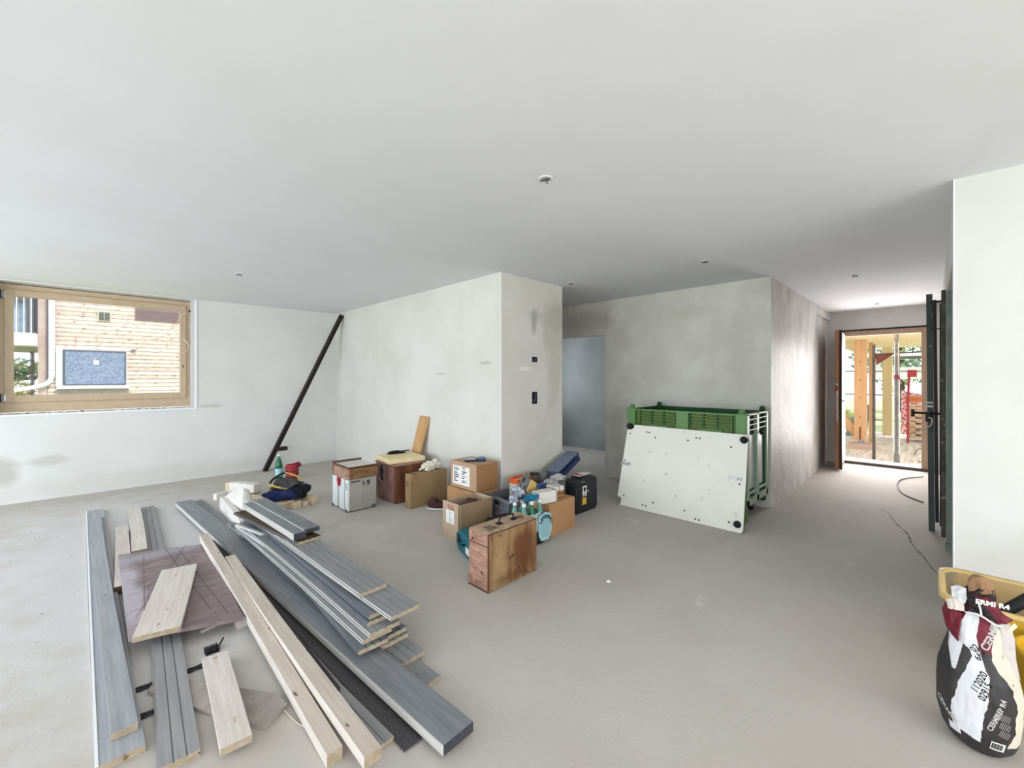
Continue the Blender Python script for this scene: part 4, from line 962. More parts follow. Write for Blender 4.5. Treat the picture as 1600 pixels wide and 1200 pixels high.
# white lid board leaning on the box
lid = empty('white_lid_board', (4.13, 1.85, 0), 'white drilled lid board with black corner knobs leaning against the green box', 'panel')
T_ = math.atan2(.205, .87); U_ = Vector((math.sin(T_), 0, math.cos(T_))); R_ = Vector((0, -1, 0)); N_ = Vector((-math.cos(T_), 0, math.sin(T_)))
O_ = Vector((4.135, 2.478, .004)); Wd, Ht = 1.272, .893
def LP(a, h, n=0): return O_+R_*a+U_*h+N_*n
def fcurve(a): return a
out = [(0.035, 0), (Wd-.03, 0), (Wd-.008, .008), (Wd, .03), (Wd-.012, Ht-.03), (Wd-.03, Ht-.005), (.10, Ht), (.10, Ht-.03), (.075, Ht-.055), (.055, Ht-.055), (.02, Ht-.06), (-.005, .10), (.0, .085), (.035, .085), (.045, .06), (.04, .03)]
b = BM(); prism(b, [LP(a, h, 0) for a, h in out], -N_*.02, 0)
obj('board', b, [mat('white_laminate', (226, 228, 218), .45, (220, 222, 212), scale=3, spots=(16, .72, (190, 190, 172)), detail=4)], lid)
b = BM()
ox = [(a+(.004 if a < .5 else -.002), h-.004) for a, h in out]
prism(b, [LP(a+(-.003 if a < .5 else .003), h+(-.004 if h < .4 else .002), -.021) for a, h in out], -N_*.004, 0)
obj('dark_backing', b, mat('dark_back', (36, 38, 36), .7), lid)
for a, h in ((.255, .825), (.285, .822), (.36, .775), (.79, .815), (.825, .813), (.71, .78), (.06, .79), (1.12, .76), (.035, .49), (1.215, .43), (.07, .11), (1.15, .075), (.30, .055), (.335, .052), (.41, .10), (.74, .09), (.85, .035), (.885, .032)):
    b = BM(); cyl(b, LP(a, h, -.002), LP(a, h, .0012), .0085, seg=12); obj('bolt_hole', b, INK, lid)
for a, h, r in ((.045, Ht-.02, .035), (Wd-.045, Ht-.055, .036), (Wd-.05, .072, .034)):
    b = BM(); cyl(b, LP(a, h, -.01), LP(a, h, .02), r, r*.85, seg=20); ball(b, LP(a, h, .02), r*.8, sub=2); obj('corner_knob', b, BLACKR, lid, smooth=True)
for a, h in ((.05, .455), (1.175, .475)):
    b = BM()
    Mh = frame(LP(a, h, .004), R_, U_, N_)
    bx(b, -.055, .055, -.018, .018, -.004, .001, M=Mh); bx(b, -.05, .03, -.008, .008, 0, .012, M=Mh); cyl(b, LP(a-.04, h, .004), LP(a-.04, h, .018), .012, seg=12); cyl(b, LP(a+.045, h, .004), LP(a+.045, h, .014), .009, seg=12)
    obj('latch', b, STEEL, lid)
b = BM()
for a, h, s in ((.32, .62, .03), (.50, .62, .03), (.93, .56, .035), (.28, .3, .03), (.95, .33, .02), (.90, .24, .04), (1.2, .15, .05), (.64, .21, .03)):
    Mh = frame(LP(a, h, .0002), R_, U_, N_)
    for k in range(4):
        an = random.uniform(0, 6.28); bx(b, -s/2, s/2, -.0015, .0015, 0, .0004, M=Mh @ Matrix.Rotation(an, 4, 'Z') @ Matrix.Translation((0, random.uniform(-.4, .4)*s, 0)))
obj('scuff_marks', b, mat('grey_scuff', (188, 188, 176), .7), lid)

# ------------------------------------------------------------------ steel frames leaning on the hall wall
PS = mat('dark_green_steel', (78, 86, 84), .5, (52, 60, 58), scale=6, stretch=(1, 1, .3), spots=(30, .7, (130, 134, 126)))
PS2 = mat('muddy_steel', (88, 86, 78), .7, (62, 58, 52), scale=14, spots=(24, .66, (150, 140, 120)))
sf = empty('leaning_door_jamb', (5.45, 0, 0), 'dark green steel door frame leaning upright by the hall wall', 'steel frame')
b = BM(); prism(b, [(5.44, -.012, 0), (5.52, -.012, 0), (5.52, .030, 0), (5.44, .030, 0)], (.02, .017, 2.17)); obj('post', b, PS, sf, bevel=.003)
b = BM(); prism(b, [(5.43, -.038, .09), (5.50, -.038, .09), (5.50, -.013, .09), (5.43, -.013, .09)], (.02, .017, 2.02)); obj('inner_lip', b, mat('black_steel', (26, 28, 28), .5), sf)
b = BM(); bx(b, 5.44, 5.46, -.07, .02, 2.08, 2.10); bx(b, 5.44, 5.46, -.06, .02, 1.84, 1.85); obj('cross_bar', b, mat('black_steel', (26, 28, 28)), sf)
b = BM(); tube(b, [(5.43, .13, 1.075), (5.43, -.065, 1.075)], .010, 8); cyl(b, (5.42, .135, 1.04), (5.42, .135, 1.11), .012, seg=10); bx(b, 5.40, 5.43, .02, .05, 1.0, 1.09); obj('clamp_bar', b, mat('black_steel', (26, 28, 28)), sf)
b = BM(); tube(b, smoothpts([(5.42, .15, .88), (5.40, .08, .92), (5.39, .015, .97), (5.39, .01, 1.03), (5.41, .04, 1.04)], 6), .006, 6); obj('pale_strap', b, mat('pale_strap', (196, 178, 160), .7), sf)
b = BM(); bx(b, 5.43, 5.54, .0, .045, 1.13, 1.15); bx(b, 5.43, 5.54, .0, .045, 1.165, 1.18); obj('tape_band', b, mat('light_tape', (196, 198, 194), .5), sf)
s2 = empty('muddy_frame_post', (5.2, -.06, 0), 'muddy grey steel post next to the wall opening, second from the right', 'steel post')
b = BM(); bx(b, 5.22, 5.27, -.079, -.049, .02, 2.16); obj('post', b, PS2, s2, bevel=.002)
b = BM(); bx(b, 5.27, 5.32, -.060, -.040, .1, 2.05); obj('dark_channel', b, mat('black_steel', (26, 28, 28)), s2)
b = BM(); tube(b, smoothpts([(6.6, .08, .008), (6.9, .25, .008), (7.4, .33, .008), (7.9, .3, .01), (8.3, .1, .01)], 8), .007, 6)
tag(obj('hose', b, mat('dark_hose', (70, 52, 44), .6)), 'thin dark cable curving on the floor by the entrance', 'cable')

# ------------------------------------------------------------------ ceiling outlets and wall boxes
for (x, y, lab) in ((1.77, 1.50, 'ceiling lamp outlet nearest the viewer with bare wires'), (1.13, 5.16, 'ceiling lamp outlet nearest the window'), (3.92, 2.94, 'ceiling lamp outlet by the corner of the centre block'),
                    (4.07, 1.51, 'ceiling lamp outlet above the green pallet box'), (5.75, .59, 'ceiling lamp outlet in the passage, nearer one'), (8.15, .58, 'ceiling lamp outlet closest to the entrance door')):
    t = empty('ceiling_outlet', (x, y, H), lab, 'ceiling outlet')
    b = BM(); lathe(b, [(.026, -.003), (.036, -.004), (.038, 0), (.026, 0)], (x, y, H), 20); obj('plaster_ring', b, mat('white_filler', (232, 232, 230), .8), t)
    b = BM(); cyl(b, (x, y, H-.0045), (x, y, H-.001), .027, seg=20); obj('hole', b, mat('grey_hole', (170, 170, 168), .8), t)
    b = BM()
    for k in range(3):
        a = k*2.1+.4; c_, s_ = math.cos(a), math.sin(a)
        tube(b, smoothpts([(x+.004*c_, y+.004*s_, H-.004), (x+.02*c_, y+.02*s_, H-.016), (x+.035*c_, y+.03*s_, H-.012)], 4), .0028, 6)
    obj('wires', b, mat('dark_wire', (48, 48, 50), .5), t)
for nm, z0_, z1_, lab in (('wall_box', 1.575, 1.632, 'small square dark socket box in the centre wall, upper'), ('wall_box', 1.11, 1.245, 'tall double dark socket box in the centre wall, lower')):
    t = empty(nm, (3.515, 3.145, z0_), lab, 'socket box')
    b = BM(); bx(b, 3.475, 3.56, 3.1415, 3.147, z0_, z1_); obj('box_rim', b, mat('black_navy_plastic', (26, 30, 42), .5), t, bevel=.004)
    b = BM(); tube(b, smoothpts([(3.50, 3.141, z0_+.02), (3.515, 3.128, (z0_+z1_)/2), (3.535, 3.138, z1_-.015)], 5), .003, 6); obj('wires', b, mat('grey_wire', (120, 124, 140), .5), t)

# ------------------------------------------------------------------ mortar bag and tubs at the right
YEL = mat('yellow_bucket', (222, 184, 64), .45, (206, 164, 48), scale=3, spots=(7, .62, (206, 190, 150)))
YEL2 = mat('dirty_tub_inside', (196, 168, 116), .7, (172, 150, 112), scale=5, spots=(5, .56, (150, 136, 112)))
tb = empty('mortar_tub', (3.1, -.3, 0), 'large dirty yellow mortar tub against the right wall', 'tub')
def rrect(cx, cy, hx, hy, r, z, n=6):
    P = []
    for qx, qy, a0 in ((1, 1, 0), (-1, 1, 90), (-1, -1, 180), (1, -1, 270)):
        for i in range(n+1):
            a = math.radians(a0+90*i/n); P.append((cx+qx*(hx-r)+r*math.cos(a), cy+qy*(hy-r)+r*math.sin(a), z))
    return P
def loft(b, sections, cap0=True):
    R0 = [[b.verts.new(p) for p in s] for s in sections]; n = len(R0[0])
    for r0_, r1_ in zip(R0, R0[1:]):
        for i in range(n): b.faces.new((r0_[i], r0_[(i+1) % n], r1_[(i+1) % n], r1_[i]))
    if cap0: b.faces.new(R0[0])
    return R0
tx, ty, hx_, hy_ = 3.11, -.355, .24, .33
b = BM(); loft(b, [rrect(tx, ty, hx_-.05, hy_-.05, .06, 0), rrect(tx, ty, hx_-.012, hy_-.012, .08, .345)]); obj('outer_wall', b, YEL, tb, smooth=True)
b = BM(); R0 = loft(b, [rrect(tx, ty, hx_-.06, hy_-.06, .05, .02), rrect(tx, ty, hx_-.02, hy_-.02, .08, .348)]); obj('inner_wall', b, YEL2, tb, smooth=True)
b = BM(); loft(b, [rrect(tx, ty, hx_-.02, hy_-.02, .08, .345), rrect(tx, ty, hx_-.018, hy_-.018, .08, .358), rrect(tx, ty, hx_+.006, hy_+.006, .09, .358), rrect(tx, ty, hx_+.008, hy_+.008, .09, .338), rrect(tx, ty, hx_-.014, hy_-.014, .08, .335)], cap0=False)
obj('rim', b, mat('pale_yellow_rim', (224, 196, 132), .5, (206, 176, 108), scale=8), tb, smooth=True)
b = BM(); tube(b, smoothpts([(2.83, -.20, .30), (2.79, -.28, .26), (2.79, -.40, .25), (2.82, -.55, .27)], 6), .004, 6); obj('wire_handle', b, mat('rusty_wire', (104, 84, 66), .5, metal=.5), tb)
hm = empty('long_tool', (3.0, -.25, .1), 'wooden tool handle with black grip sticking out of the mortar tub', 'tool')
p0, p1, p2 = Vector((3.02, -.21, .28)), Vector((3.10, -.34, .40)), Vector((3.28, -.62, .66))
b = BM(); tube(b, [p0, p1], .024, 14); obj('black_grip', b, BLACKR, hm); b = BM(); tube(b, [p1, p2], .020, 12); obj('wooden_shaft', b, wood('handle_wood', (176, 142, 104), (150, 116, 82), stretch=(14, 14, 14), knot=(110, 80, 52)), hm)
b = BM(); tube(b, [Vector((2.90, -.12, .06)), p0], .014, 10); obj('steel_shank', b, STEEL, hm)
yb = empty('yellow_bucket', (2.76, -.40, 0), 'round yellow bucket beside the mortar bag at the right edge', 'bucket')
bx_, by_ = 2.70, -.40
b = BM(); lathe(b, [(.125, 0), (.13, .005), (.158, .29), (.168, .292), (.168, .31), (.155, .312), (.150, .29), (.12, .01)], (bx_, by_, 0), 40); obj('bucket_body', b, mat('bright_yellow_bucket', (228, 180, 40), .4, (206, 158, 30), scale=3), yb, smooth=True)
b = BM(); cyl(b, (bx_, by_, .10), (bx_, by_, .26), .140, seg=40); obj('dry_mortar_fill', b, mat('mortar_yellow', (206, 172, 70), .8), yb)
b = BM()
for k, (aa, hh) in enumerate(((PI*.98, .12), (PI*1.08, .10))):
    cyl(b, (bx_+.128*math.cos(aa), by_+.128*math.sin(aa), hh), (bx_+.14*math.cos(aa), by_+.14*math.sin(aa), hh), .02, seg=14)
obj('handle_lug', b, BLACKR, yb)

bag = empty('mortar_bag', (2.43, -.123, 0), 'opened black, white and maroon mortar bag with twisted top', 'bag')
MBK = mat('bag_black_print', (46, 44, 44), .5, (64, 62, 62), scale=5, bump=.3)
MWH = mat('bag_white_paper', (222, 223, 226), .7, (206, 206, 208), scale=4, bump=.35)
MMR = mat('bag_maroon_print', (116, 34, 50), .55, (96, 26, 42), scale=6, bump=.4)
MCR = mat('bag_cream_side', (216, 208, 190), .75, (196, 190, 176), scale=7, bump=.4, spots=(26, .66, (120, 118, 110)))
# (z, half width across the view, half depth, lateral offset to picture right)
SEC = [(0, 0.0665, 0.0765, 0.007), (0.02, 0.0875, 0.0978, 0.0035), (0.046, 0.0994, 0.1062, 0.0014), (0.12, 0.1127, 0.1148, 0.0), (0.215, 0.1162, 0.1148, 0.0), (0.28, 0.1064, 0.102, -0.0028), (0.33, 0.0917, 0.0892, -0.0056), (0.385, 0.0784, 0.0765, -0.0056), (0.43, 0.0756, 0.068, -0.0056), (0.465, 0.0686, 0.0595, -0.0056), (0.49, 0.056, 0.0467, -0.0042), (0.51, 0.0385, 0.034, -0.0014), (0.525, 0.0336, 0.0306, 0.0)]
def sec(z):
    for a, c in zip(SEC, SEC[1:]):
        if z <= c[0]:
            t = (z-a[0])/(c[0]-a[0]); return [a[i]+(c[i]-a[i])*t for i in range(4)]
    return list(SEC[-1])
vdir = Vector((2.43, -.123, 0)).normalized(); rdir = Vector((vdir.y, -vdir.x, 0)); bc0 = Vector((2.43, -.123, 0))
def bagp(phi, z, off=0):
    _, hw, hd, o = sec(z)
    s, c = math.sin(phi), math.cos(phi)
    w_ = 1+.035*noise.noise(Vector((s*2.5, c*2.5, z*8)))+.018*noise.noise(Vector((s*7, c*7, z*22)))+.05*max(0, (z-.36)/.18)*math.sin(phi*9+z*12)
    p = bc0+rdir*(hw*s*w_+o)-vdir*(hd*c*w_)+Vector((0, 0, z))
    if off: p += (rdir*s-vdir*c).normalized()*off
    return p
def poly(s, pts):
    for (a, u), (c, v) in zip(pts, pts[1:]):
        if a <= s <= c: return u+(v-u)*(s-a)/(c-a)
    return pts[0][1] if s < pts[0][0] else pts[-1][1]
def bagcol(phi, z):
    s = math.sin(phi) if abs(phi) < PI/2 else (1.01 if phi > 0 else -1.01)
    if abs(phi) > PI*.75: return 3
    # boundaries between bands as functions of height (s units)
    wob = .012*math.sin(z*70)+.008*math.sin(z*173)
    wl = poly(z, [(0, -.30), (.06, -.62), (.105, -.64), (.16, -.58), (.22, -.48), (.267, -.40), (.31, -.26), (.355, -.10), (.375, -.22), (.40, -.66), (.43, -.62), (.49, -.50), (.53, -.3)])+wob
    wr = poly(z, [(0, .05), (.105, .07), (.18, .16), (.24, .25), (.30, .30), (.36, .18), (.40, .06), (.43, .03), (.48, .10), (.53, .2)])+wob
    bl = poly(z, [(0, .55), (.05, .68), (.105, .77), (.20, .84), (.267, .80), (.32, .60), (.36, .47), (.40, .52), (.43, .62), (.48, .64), (.53, .7)])+wob
    if z < .058+.03*max(0, -s): return 1 if (-.75 < s < -.45 and z > .05) else 0
    if s < wl:
        if z > .405: return 2 if s > -.95 else 1
        if .285 < z < .405 and s < -.40-(.405-z)*1.1 and s > -.62-(z-.285)*3.2: return 1
        return 0
    if s < wr: return 1
    if s < bl: return 2 if z > .375 else 0
    return 3
b = BM(); nA, nZ = 380, 260; grid = []
for j in range(nZ+1):
    z = .525*j/nZ; grid.append([b.verts.new(bagp(-PI+2*PI*i/nA, z)) for i in range(nA)])
for j in range(nZ):
    for i in range(nA):
        f = b.faces.new((grid[j][i], grid[j][(i+1) % nA], grid[j+1][(i+1) % nA], grid[j+1][i]))
        f.material_index = bagcol(-PI+2*PI*(i+.5)/nA, .525*(j+.5)/nZ)
b.faces.new(grid[0])
obj('bag_body', b, [MBK, MWH, MMR, MCR], bag, smooth=True)
def sheet(name, pts, th, m):
    """folded paper: quad grid given as rows of points (world)"""
    def ev(u, v):
        i, j = min(int(u), len(pts)-2), min(int(v), len(pts[0])-2); a_, c_ = u-i, v-j
        p = (pts[i][j]*(1-a_)+pts[i+1][j]*a_)*(1-c_)+(pts[i][j+1]*(1-a_)+pts[i+1][j+1]*a_)*c_
        return p-vdir*(.010*noise.noise(p*38)+.004*noise.noise(p*110))
    q = 10; b = BM()
    R0 = [[b.verts.new(ev(i/q, j/q)) for j in range((len(pts[0])-1)*q+1)] for i in range((len(pts)-1)*q+1)]
    for r0_, r1_ in zip(R0, R0[1:]):
        for i in range(len(r0_)-1): b.faces.new((r0_[i], r0_[i+1], r1_[i+1], r1_[i]))
    o = obj(name, b, m, bag, smooth=True)
    s_ = o.modifiers.new('s', 'SOLIDIFY'); s_.thickness = th
    return o
def V(u, v, dpt=0):
    """point near the bag: lateral offset u (right +), height v, depth towards the viewer dpt"""
    return bc0+rdir*u*.70-vdir*dpt*.85+Vector((0, 0, v*.95))
# twisted maroon head and flaps
b = BM(); rings = []
for j, (z, hw, o) in enumerate(((.51, .046, .0), (.535, .062, -.002), (.56, .066, .0), (.585, .052, .012), (.60, .04, .02))):
    ring = []
    for i in range(36):
        a = 2*PI*i/36; w_ = 1+.14*math.sin(5*a+z*30)+.06*noise.noise(Vector((math.cos(a)*3, math.sin(a)*3, z*20)))
        ring.append(b.verts.new(bc0+rdir*.7*(hw*w_*math.cos(a)+o)-vdir*(.042*w_*math.sin(a))+Vector((0, 0, z))))
    rings.append(ring)
for r0_, r1_ in zip(rings, rings[1:]):
    for i in range(36): b.faces.new((r0_[i], r0_[(i+1) % 36], r1_[(i+1) % 36], r1_[i]))
b.faces.new(rings[-1])
obj('twisted_neck', b, mat('bag_dark_maroon', (84, 26, 40), .6, (44, 30, 30), scale=10, bump=.5, lo=.45, hi=.55), bag, smooth=True)
sheet('maroon_flap', [[V(-.03, .60, .05), V(.02, .605, .055), V(.05, .60, .04)], [V(.01, .565, .065), V(.05, .575, .065), V(.085, .56, .045)], [V(.06, .515, .06), V(.10, .525, .06), V(.125, .54, .04)]], .003, MMR)
sheet('cream_flap_edge', [[V(.098, .503, .063), V(.128, .532, .045)], [V(.108, .497, .066), V(.138, .522, .048)]], .003, mat('cream_edge', (226, 222, 192), .7))
sheet('black_fold', [[V(-.04, .59, .058), V(.0, .595, .062), (V(.03, .58, .06))], [V(-.035, .565, .066), V(.01, .565, .07), V(.055, .545, .064)], [V(-.03, .535, .060), V(.02, .535, .066), V(.07, .515, .062)]], .003, mat('bag_black_fold', (44, 34, 34), .6, (30, 26, 28), scale=10, bump=.4))
sheet('tan_paper_tuft', [[V(-.035, .60, .03), V(.01, .60, .045), V(.055, .605, .03)], [V(-.04, .635, .03), V(.01, .64, .055), V(.06, .63, .03)], [V(-.03, .665, .02), V(.01, .68, .035), V(.05, .665, .01)]], .004, mat('kraft_brown_paper', (164, 128, 98), .85, (140, 106, 78), scale=8, bump=.7))
b = BM(); ball(b, V(.012, .637, .0), .036, .036, .036, sub=3)
for v in b.verts: v.co += Vector((0, 0, 1))*.012*noise.noise(v.co*25)
obj('tan_paper_ball', b, mat('kraft_brown_paper', (164, 128, 98)), bag, smooth=True)
sheet('white_paper_fold', [[V(-.105, .60, .01), V(-.075, .615, .02), V(-.045, .615, .03)], [V(-.10, .575, .03), V(-.075, .585, .04), V(-.04, .58, .045)], [V(-.095, .545, .035), V(-.07, .55, .05), V(-.05, .555, .05)]], .003, MWH)
sheet('white_paper_fold', [[V(-.125, .545, .02), V(-.09, .57, .045), V(-.055, .555, .055)], [V(-.115, .515, .035), V(-.08, .525, .06), V(-.05, .53, .06)]], .003, mat('bag_cream_paper', (226, 220, 208), .7, bump=.3))
sheet('maroon_flap', [[V(-.125, .53, .0), V(-.10, .525, .03), V(-.06, .515, .05)], [V(-.14, .50, .01), V(-.11, .49, .05), V(-.065, .49, .07)], [V(-.125, .44, .03), V(-.10, .42, .065), V(-.075, .41, .082)]], .003, MMR)
sheet('pale_side_paper', [[V(.07, .535, .03), V(.11, .52, .01)], [V(.085, .47, .04), V(.13, .46, .01)], [V(.09, .40, .045), V(.135, .38, .01)], [V(.10, .33, .05), V(.15, .30, .01)]], .003, mat('greyish_paper', (196, 188, 184), .75, bump=.3))
b = BM(); tube(b, smoothpts([V(-.045, .525, .055), V(-.01, .535, .07), V(.02, .53, .072), V(.06, .512, .068), V(.085, .508, .05)], 6), .0035, 6)
tube(b, smoothpts([V(.0, .585, .07), V(.008, .56, .076), V(.012, .535, .075)], 5), .003, 6); obj('white_tie', b, WHITEPL, bag)
# printing on the bag: map (lateral arc, height) on the surface
def wraptext(body, size, s0, z0, ang, m, bold=.0006, name='lettering'):
    ca, sa = math.cos(math.radians(ang)), math.sin(math.radians(ang))
    def f(c):
        du, dz = c.x*ca-c.y*sa, c.x*sa+c.y*ca
        z = z0+dz; hw = sec(z)[1]
        phi = math.asin(max(-.999, min(.999, s0)))+du/hw
        return bagp(phi, z, .0016)
    obj(name, text_bm(body, size, 0, (1, 0, 0), (0, 0, 1), f=f, bold=bold), m, bag)
WHT = mat('white_print', (232, 230, 226), .6)
wraptext('CERMIREP R4', .0215, .30, .115, 72, WHT, .0008)
wraptext('CERMIX', .031, .36, .385, 66, WHT, .0012)
wraptext('CERMIX', .026, -.93, .145, -42, WHT, .001)
wraptext('112020', .027, -.02, .235, 68, INK, .0003)
wraptext('02915', .027, .14, .215, 70, INK, .0003)
wraptext('02', .026, -.02, .37, 62, INK, .0003)
wraptext('660', .026, .12, .345, 68, INK, .0003)
b = BM()
def patch(b, s0, z0, w_, h_, ang, off=.0014):
    ca, sa = math.cos(math.radians(ang)), math.sin(math.radians(ang)); P = []
    for x_, y_ in ((0, 0), (w_, 0), (w_, h_), (0, h_)):
        du, dz = x_*ca-y_*sa, x_*sa+y_*ca; z = z0+dz
        P.append(bagp(math.asin(s0)+du/sec(z)[1], z, off))
    vs_ = [b.verts.new(p) for p in P]; b.faces.new(vs_)
for k in range(6):
    for q in range(3): patch(b, .46+.035*k, .105+.030*q-.002*k, .024, .0022, 72)
obj('small_print', b, mat('grey_small_print', (150, 146, 142), .6), bag)
b = BM(); patch(b, .46, .100, .035, .003, -6, .0016); obj('red_line', b, mat('dull_red_print', (120, 50, 52), .6), bag)
b = BM()
for k in range(13): patch(b, .26+.0245*k, .050-.00042*k, .0042, .030, -8, .003)
obj('barcode_label', b, PAPER, bag)
b = BM()
for k in range(12): patch(b, .285+.0225*k, .054-.0004*k, .0014 if k % 3 else .0022, .022, -8, .0042)
obj('barcode', b, INK, bag)
text_ = text_bm('ERMI R4', .024, V(-.01, .580, .080), rdir*1+Vector((0, 0, .1)), Vector((0, 0, 1)), bold=.001)
obj('lettering', text_, WHT, bag)

# ------------------------------------------------------------------ outside: neighbouring building
FAC = bpy.data.materials.new('timber_cladding'); FAC.use_nodes = True
nt = FAC.node_tree; N = nt.nodes; L = nt.links; pb = N['Principled BSDF']; pb.inputs['Roughness'].default_value = .85
tc = N.new('ShaderNodeTexCoord'); sp = N.new('ShaderNodeSeparateXYZ'); L.new(tc.outputs['Object'], sp.inputs[0])
mu = N.new('ShaderNodeMath'); mu.operation = 'MULTIPLY'; mu.inputs[1].default_value = 1/.125; L.new(sp.outputs[2], mu.inputs[0])
fl = N.new('ShaderNodeMath'); fl.operation = 'FLOOR'; L.new(mu.outputs[0], fl.inputs[0])
fr = N.new('ShaderNodeMath'); fr.operation = 'FRACT'; L.new(mu.outputs[0], fr.inputs[0])
wn = N.new('ShaderNodeTexWhiteNoise'); wn.noise_dimensions = '1D'; L.new(fl.outputs[0], wn.inputs['W'])
c1 = N.new('ShaderNodeMix'); c1.data_type = 'RGBA'; c1.inputs[6].default_value = (*lin((208, 188, 178)), 1); c1.inputs[7].default_value = (*lin((224, 214, 206)), 1); L.new(wn.outputs[0], c1.inputs[0])
lt = N.new('ShaderNodeMath'); lt.operation = 'LESS_THAN'; lt.inputs[1].default_value = .2; L.new(fr.outputs[0], lt.inputs[0])
c2 = N.new('ShaderNodeMix'); c2.data_type = 'RGBA'; c2.inputs[7].default_value = (*lin((104, 88, 82)), 1)
n_ = N.new('ShaderNodeTexNoise'); n_.inputs['Scale'].default_value = 2.2; n_.inputs['Detail'].default_value = 4; mp = N.new('ShaderNodeMapping'); mp.inputs['Scale'].default_value = (3, 1, 8); L.new(tc.outputs['Object'], mp.inputs[0]); L.new(mp.outputs[0], n_.inputs['Vector'])
m2 = N.new('ShaderNodeMath'); m2.operation = 'MULTIPLY'; m2.use_clamp = True; m5 = N.new('ShaderNodeMath'); m5.operation = 'MULTIPLY'; m5.inputs[1].default_value = 1.5; L.new(n_.outputs[0], m5.inputs[0]); L.new(lt.outputs[0], m2.inputs[0]); L.new(m5.outputs[0], m2.inputs[1]); L.new(c1.outputs[2], c2.inputs[6]); L.new(m2.outputs[0], c2.inputs[0])
mr = N.new('ShaderNodeMapRange'); mr.inputs[1].default_value = .60; mr.inputs[2].default_value = .66; L.new(n_.outputs[0], mr.inputs[0])
c3 = N.new('ShaderNodeMix'); c3.data_type = 'RGBA'; c3.inputs[7].default_value = (*lin((150, 112, 92)), 1); L.new(c2.outputs[2], c3.inputs[6]); L.new(mr.outputs[0], c3.inputs[0])
L.new(c3.outputs[2], pb.inputs['Base Color'])
ab = empty('neighbour_building', (0, 18, -.9), 'timber-clad neighbouring building seen through the window', 'building')
obj('clad_wall', box(-.78, 12, 18, 24, -.9, 8), FAC, ab)
obj('corner_board', box(-.97, -.79, 17.96, 24, -.9, 8), mat('pinkish_corner_board', (196, 178, 172), .8, (180, 160, 154), scale=3), ab)
fw = obj('ground_window', box(-.50, .90, 17.93, 18.0, 1.17, 2.23), mat('aluminium_frame', (228, 232, 240), .5), ab)
obj('window_pane', box(-.44, .86, 17.90, 17.94, 1.22, 2.20), mat('speckled_blue_pane', (104, 118, 150), .4, (150, 162, 184), scale=26, detail=3), fw)
obj('pane_edge', frame4(-.48, .88, 1.18, 2.22, 17.88, 17.93, .03, .03, .02, .03), mat('dark_pane_edge', (92, 92, 104), .5), fw)
obj('paper_notice', box(.15, .27, 17.885, 17.90, 1.80, 1.92), PAPER, fw)
obj('window_sill', box(-.60, .96, 17.80, 18.0, 1.08, 1.17), mat('white_sill', (238, 238, 238), .5), ab)
obj('stone_plinth', box(-.60, .94, 17.93, 18.0, .93, 1.08), mat('speckled_plinth', (176, 168, 166), .8, (130, 124, 124), scale=30), ab)
obj('shutter_box', box(-.62, -.50, 17.92, 18.0, 1.17, 2.25), mat('white_sill', (238, 238, 238)), ab)
v = obj('vent_hatch', box(.24, .54, 17.96, 18.0, 3.13, 3.44), mat('pale_vent_frame', (210, 206, 190), .6), ab)
b = BM()
for i in range(2):
    for j in range(2): bx(b, .27+i*.13, .38+i*.13, 17.94, 17.965, 3.16+j*.13, 3.27+j*.13)
obj('vent_panes', b, mat('dark_vent', (92, 96, 92), .6), v)
v = obj('louvre_panel', box(1.10, 2.24, 17.96, 18.0, 3.24, 3.64), mat('mauve_louvre', (132, 112, 114), .7, (108, 90, 94), scale=3, stretch=(1, 1, 22)), ab)
obj('grey_cover', box(1.0, 1.1, 17.95, 18.0, 2.22, 2.30), mat('grey_cover', (120, 116, 112), .7), ab)
b = BM(); tube(b, [(-.70, 17.86, 7), (-.70, 17.86, 1.42)], .065, 12); tube(b, smoothpts([(-.70, 17.86, 1.44), (-.74, 17.86, 1.30), (-.85, 17.84, 1.20), (-1.1, 17.8, 1.12), (-1.7, 17.7, 1.0)], 6), .06, 12)
obj('downpipe', b, mat('zinc_downpipe', (226, 226, 240), .4, (206, 206, 224), scale=3), ab)
obj('pipe_shadow_gap', box(-.80, -.775, 17.9, 17.99, 1.3, 7), mat('dark_gap', (96, 90, 100), .8), ab)
# recessed balcony at the left
obj('balcony_slab', box(-5, -.97, 17.6, 19.2, 2.50, 2.63), mat('cream_slab_edge', (240, 236, 206), .7), ab)
obj('slab_underside', box(-5, -.97, 17.55, 19.2, 2.30, 2.49), mat('white_beam', (236, 238, 240), .7), ab)
v = obj('balcony_window', box(-5, -1.0, 19.0, 19.1, 2.63, 3.75), mat('painted_reflection_glass', (126, 152, 184), .2, (190, 208, 226), scale=1.8, detail=5), ab)  # blue and pale noise paints the reflection into the pane
obj('dark_window_post', box(-1.22, -1.0, 18.4, 19.0, 2.63, 4), mat('dark_window_post', (92, 92, 104), .6), ab)
obj('dark_head', box(-5, -1.0, 18.8, 19.0, 3.62, 4), mat('dark_window_post', (92, 92, 104)), ab)
b = BM()
for x in (-1.33, -1.20, -1.07, -1.46, -1.6): cyl(b, (x, 17.56, 2.3), (x, 17.56, 3.7), .012, seg=8)
bx(b, -5, -.98, 17.54, 17.58, 3.68, 3.74); obj('railing', b, mat('white_railing', (244, 246, 250), .5), ab)
obj('grey_soffit', box(-5, -.97, 18.4, 19.4, 2.16, 2.3), mat('grey_soffit', (166, 166, 152), .8, (140, 140, 126), scale=2, stretch=(1, 1, 10)), ab)
obj('brick_pier', box(-1.15, -1.07, 18.6, 18.7, .5, 2.2), mat('dark_speckled_pier', (92, 84, 84), .9, (130, 122, 122), scale=22), ab)

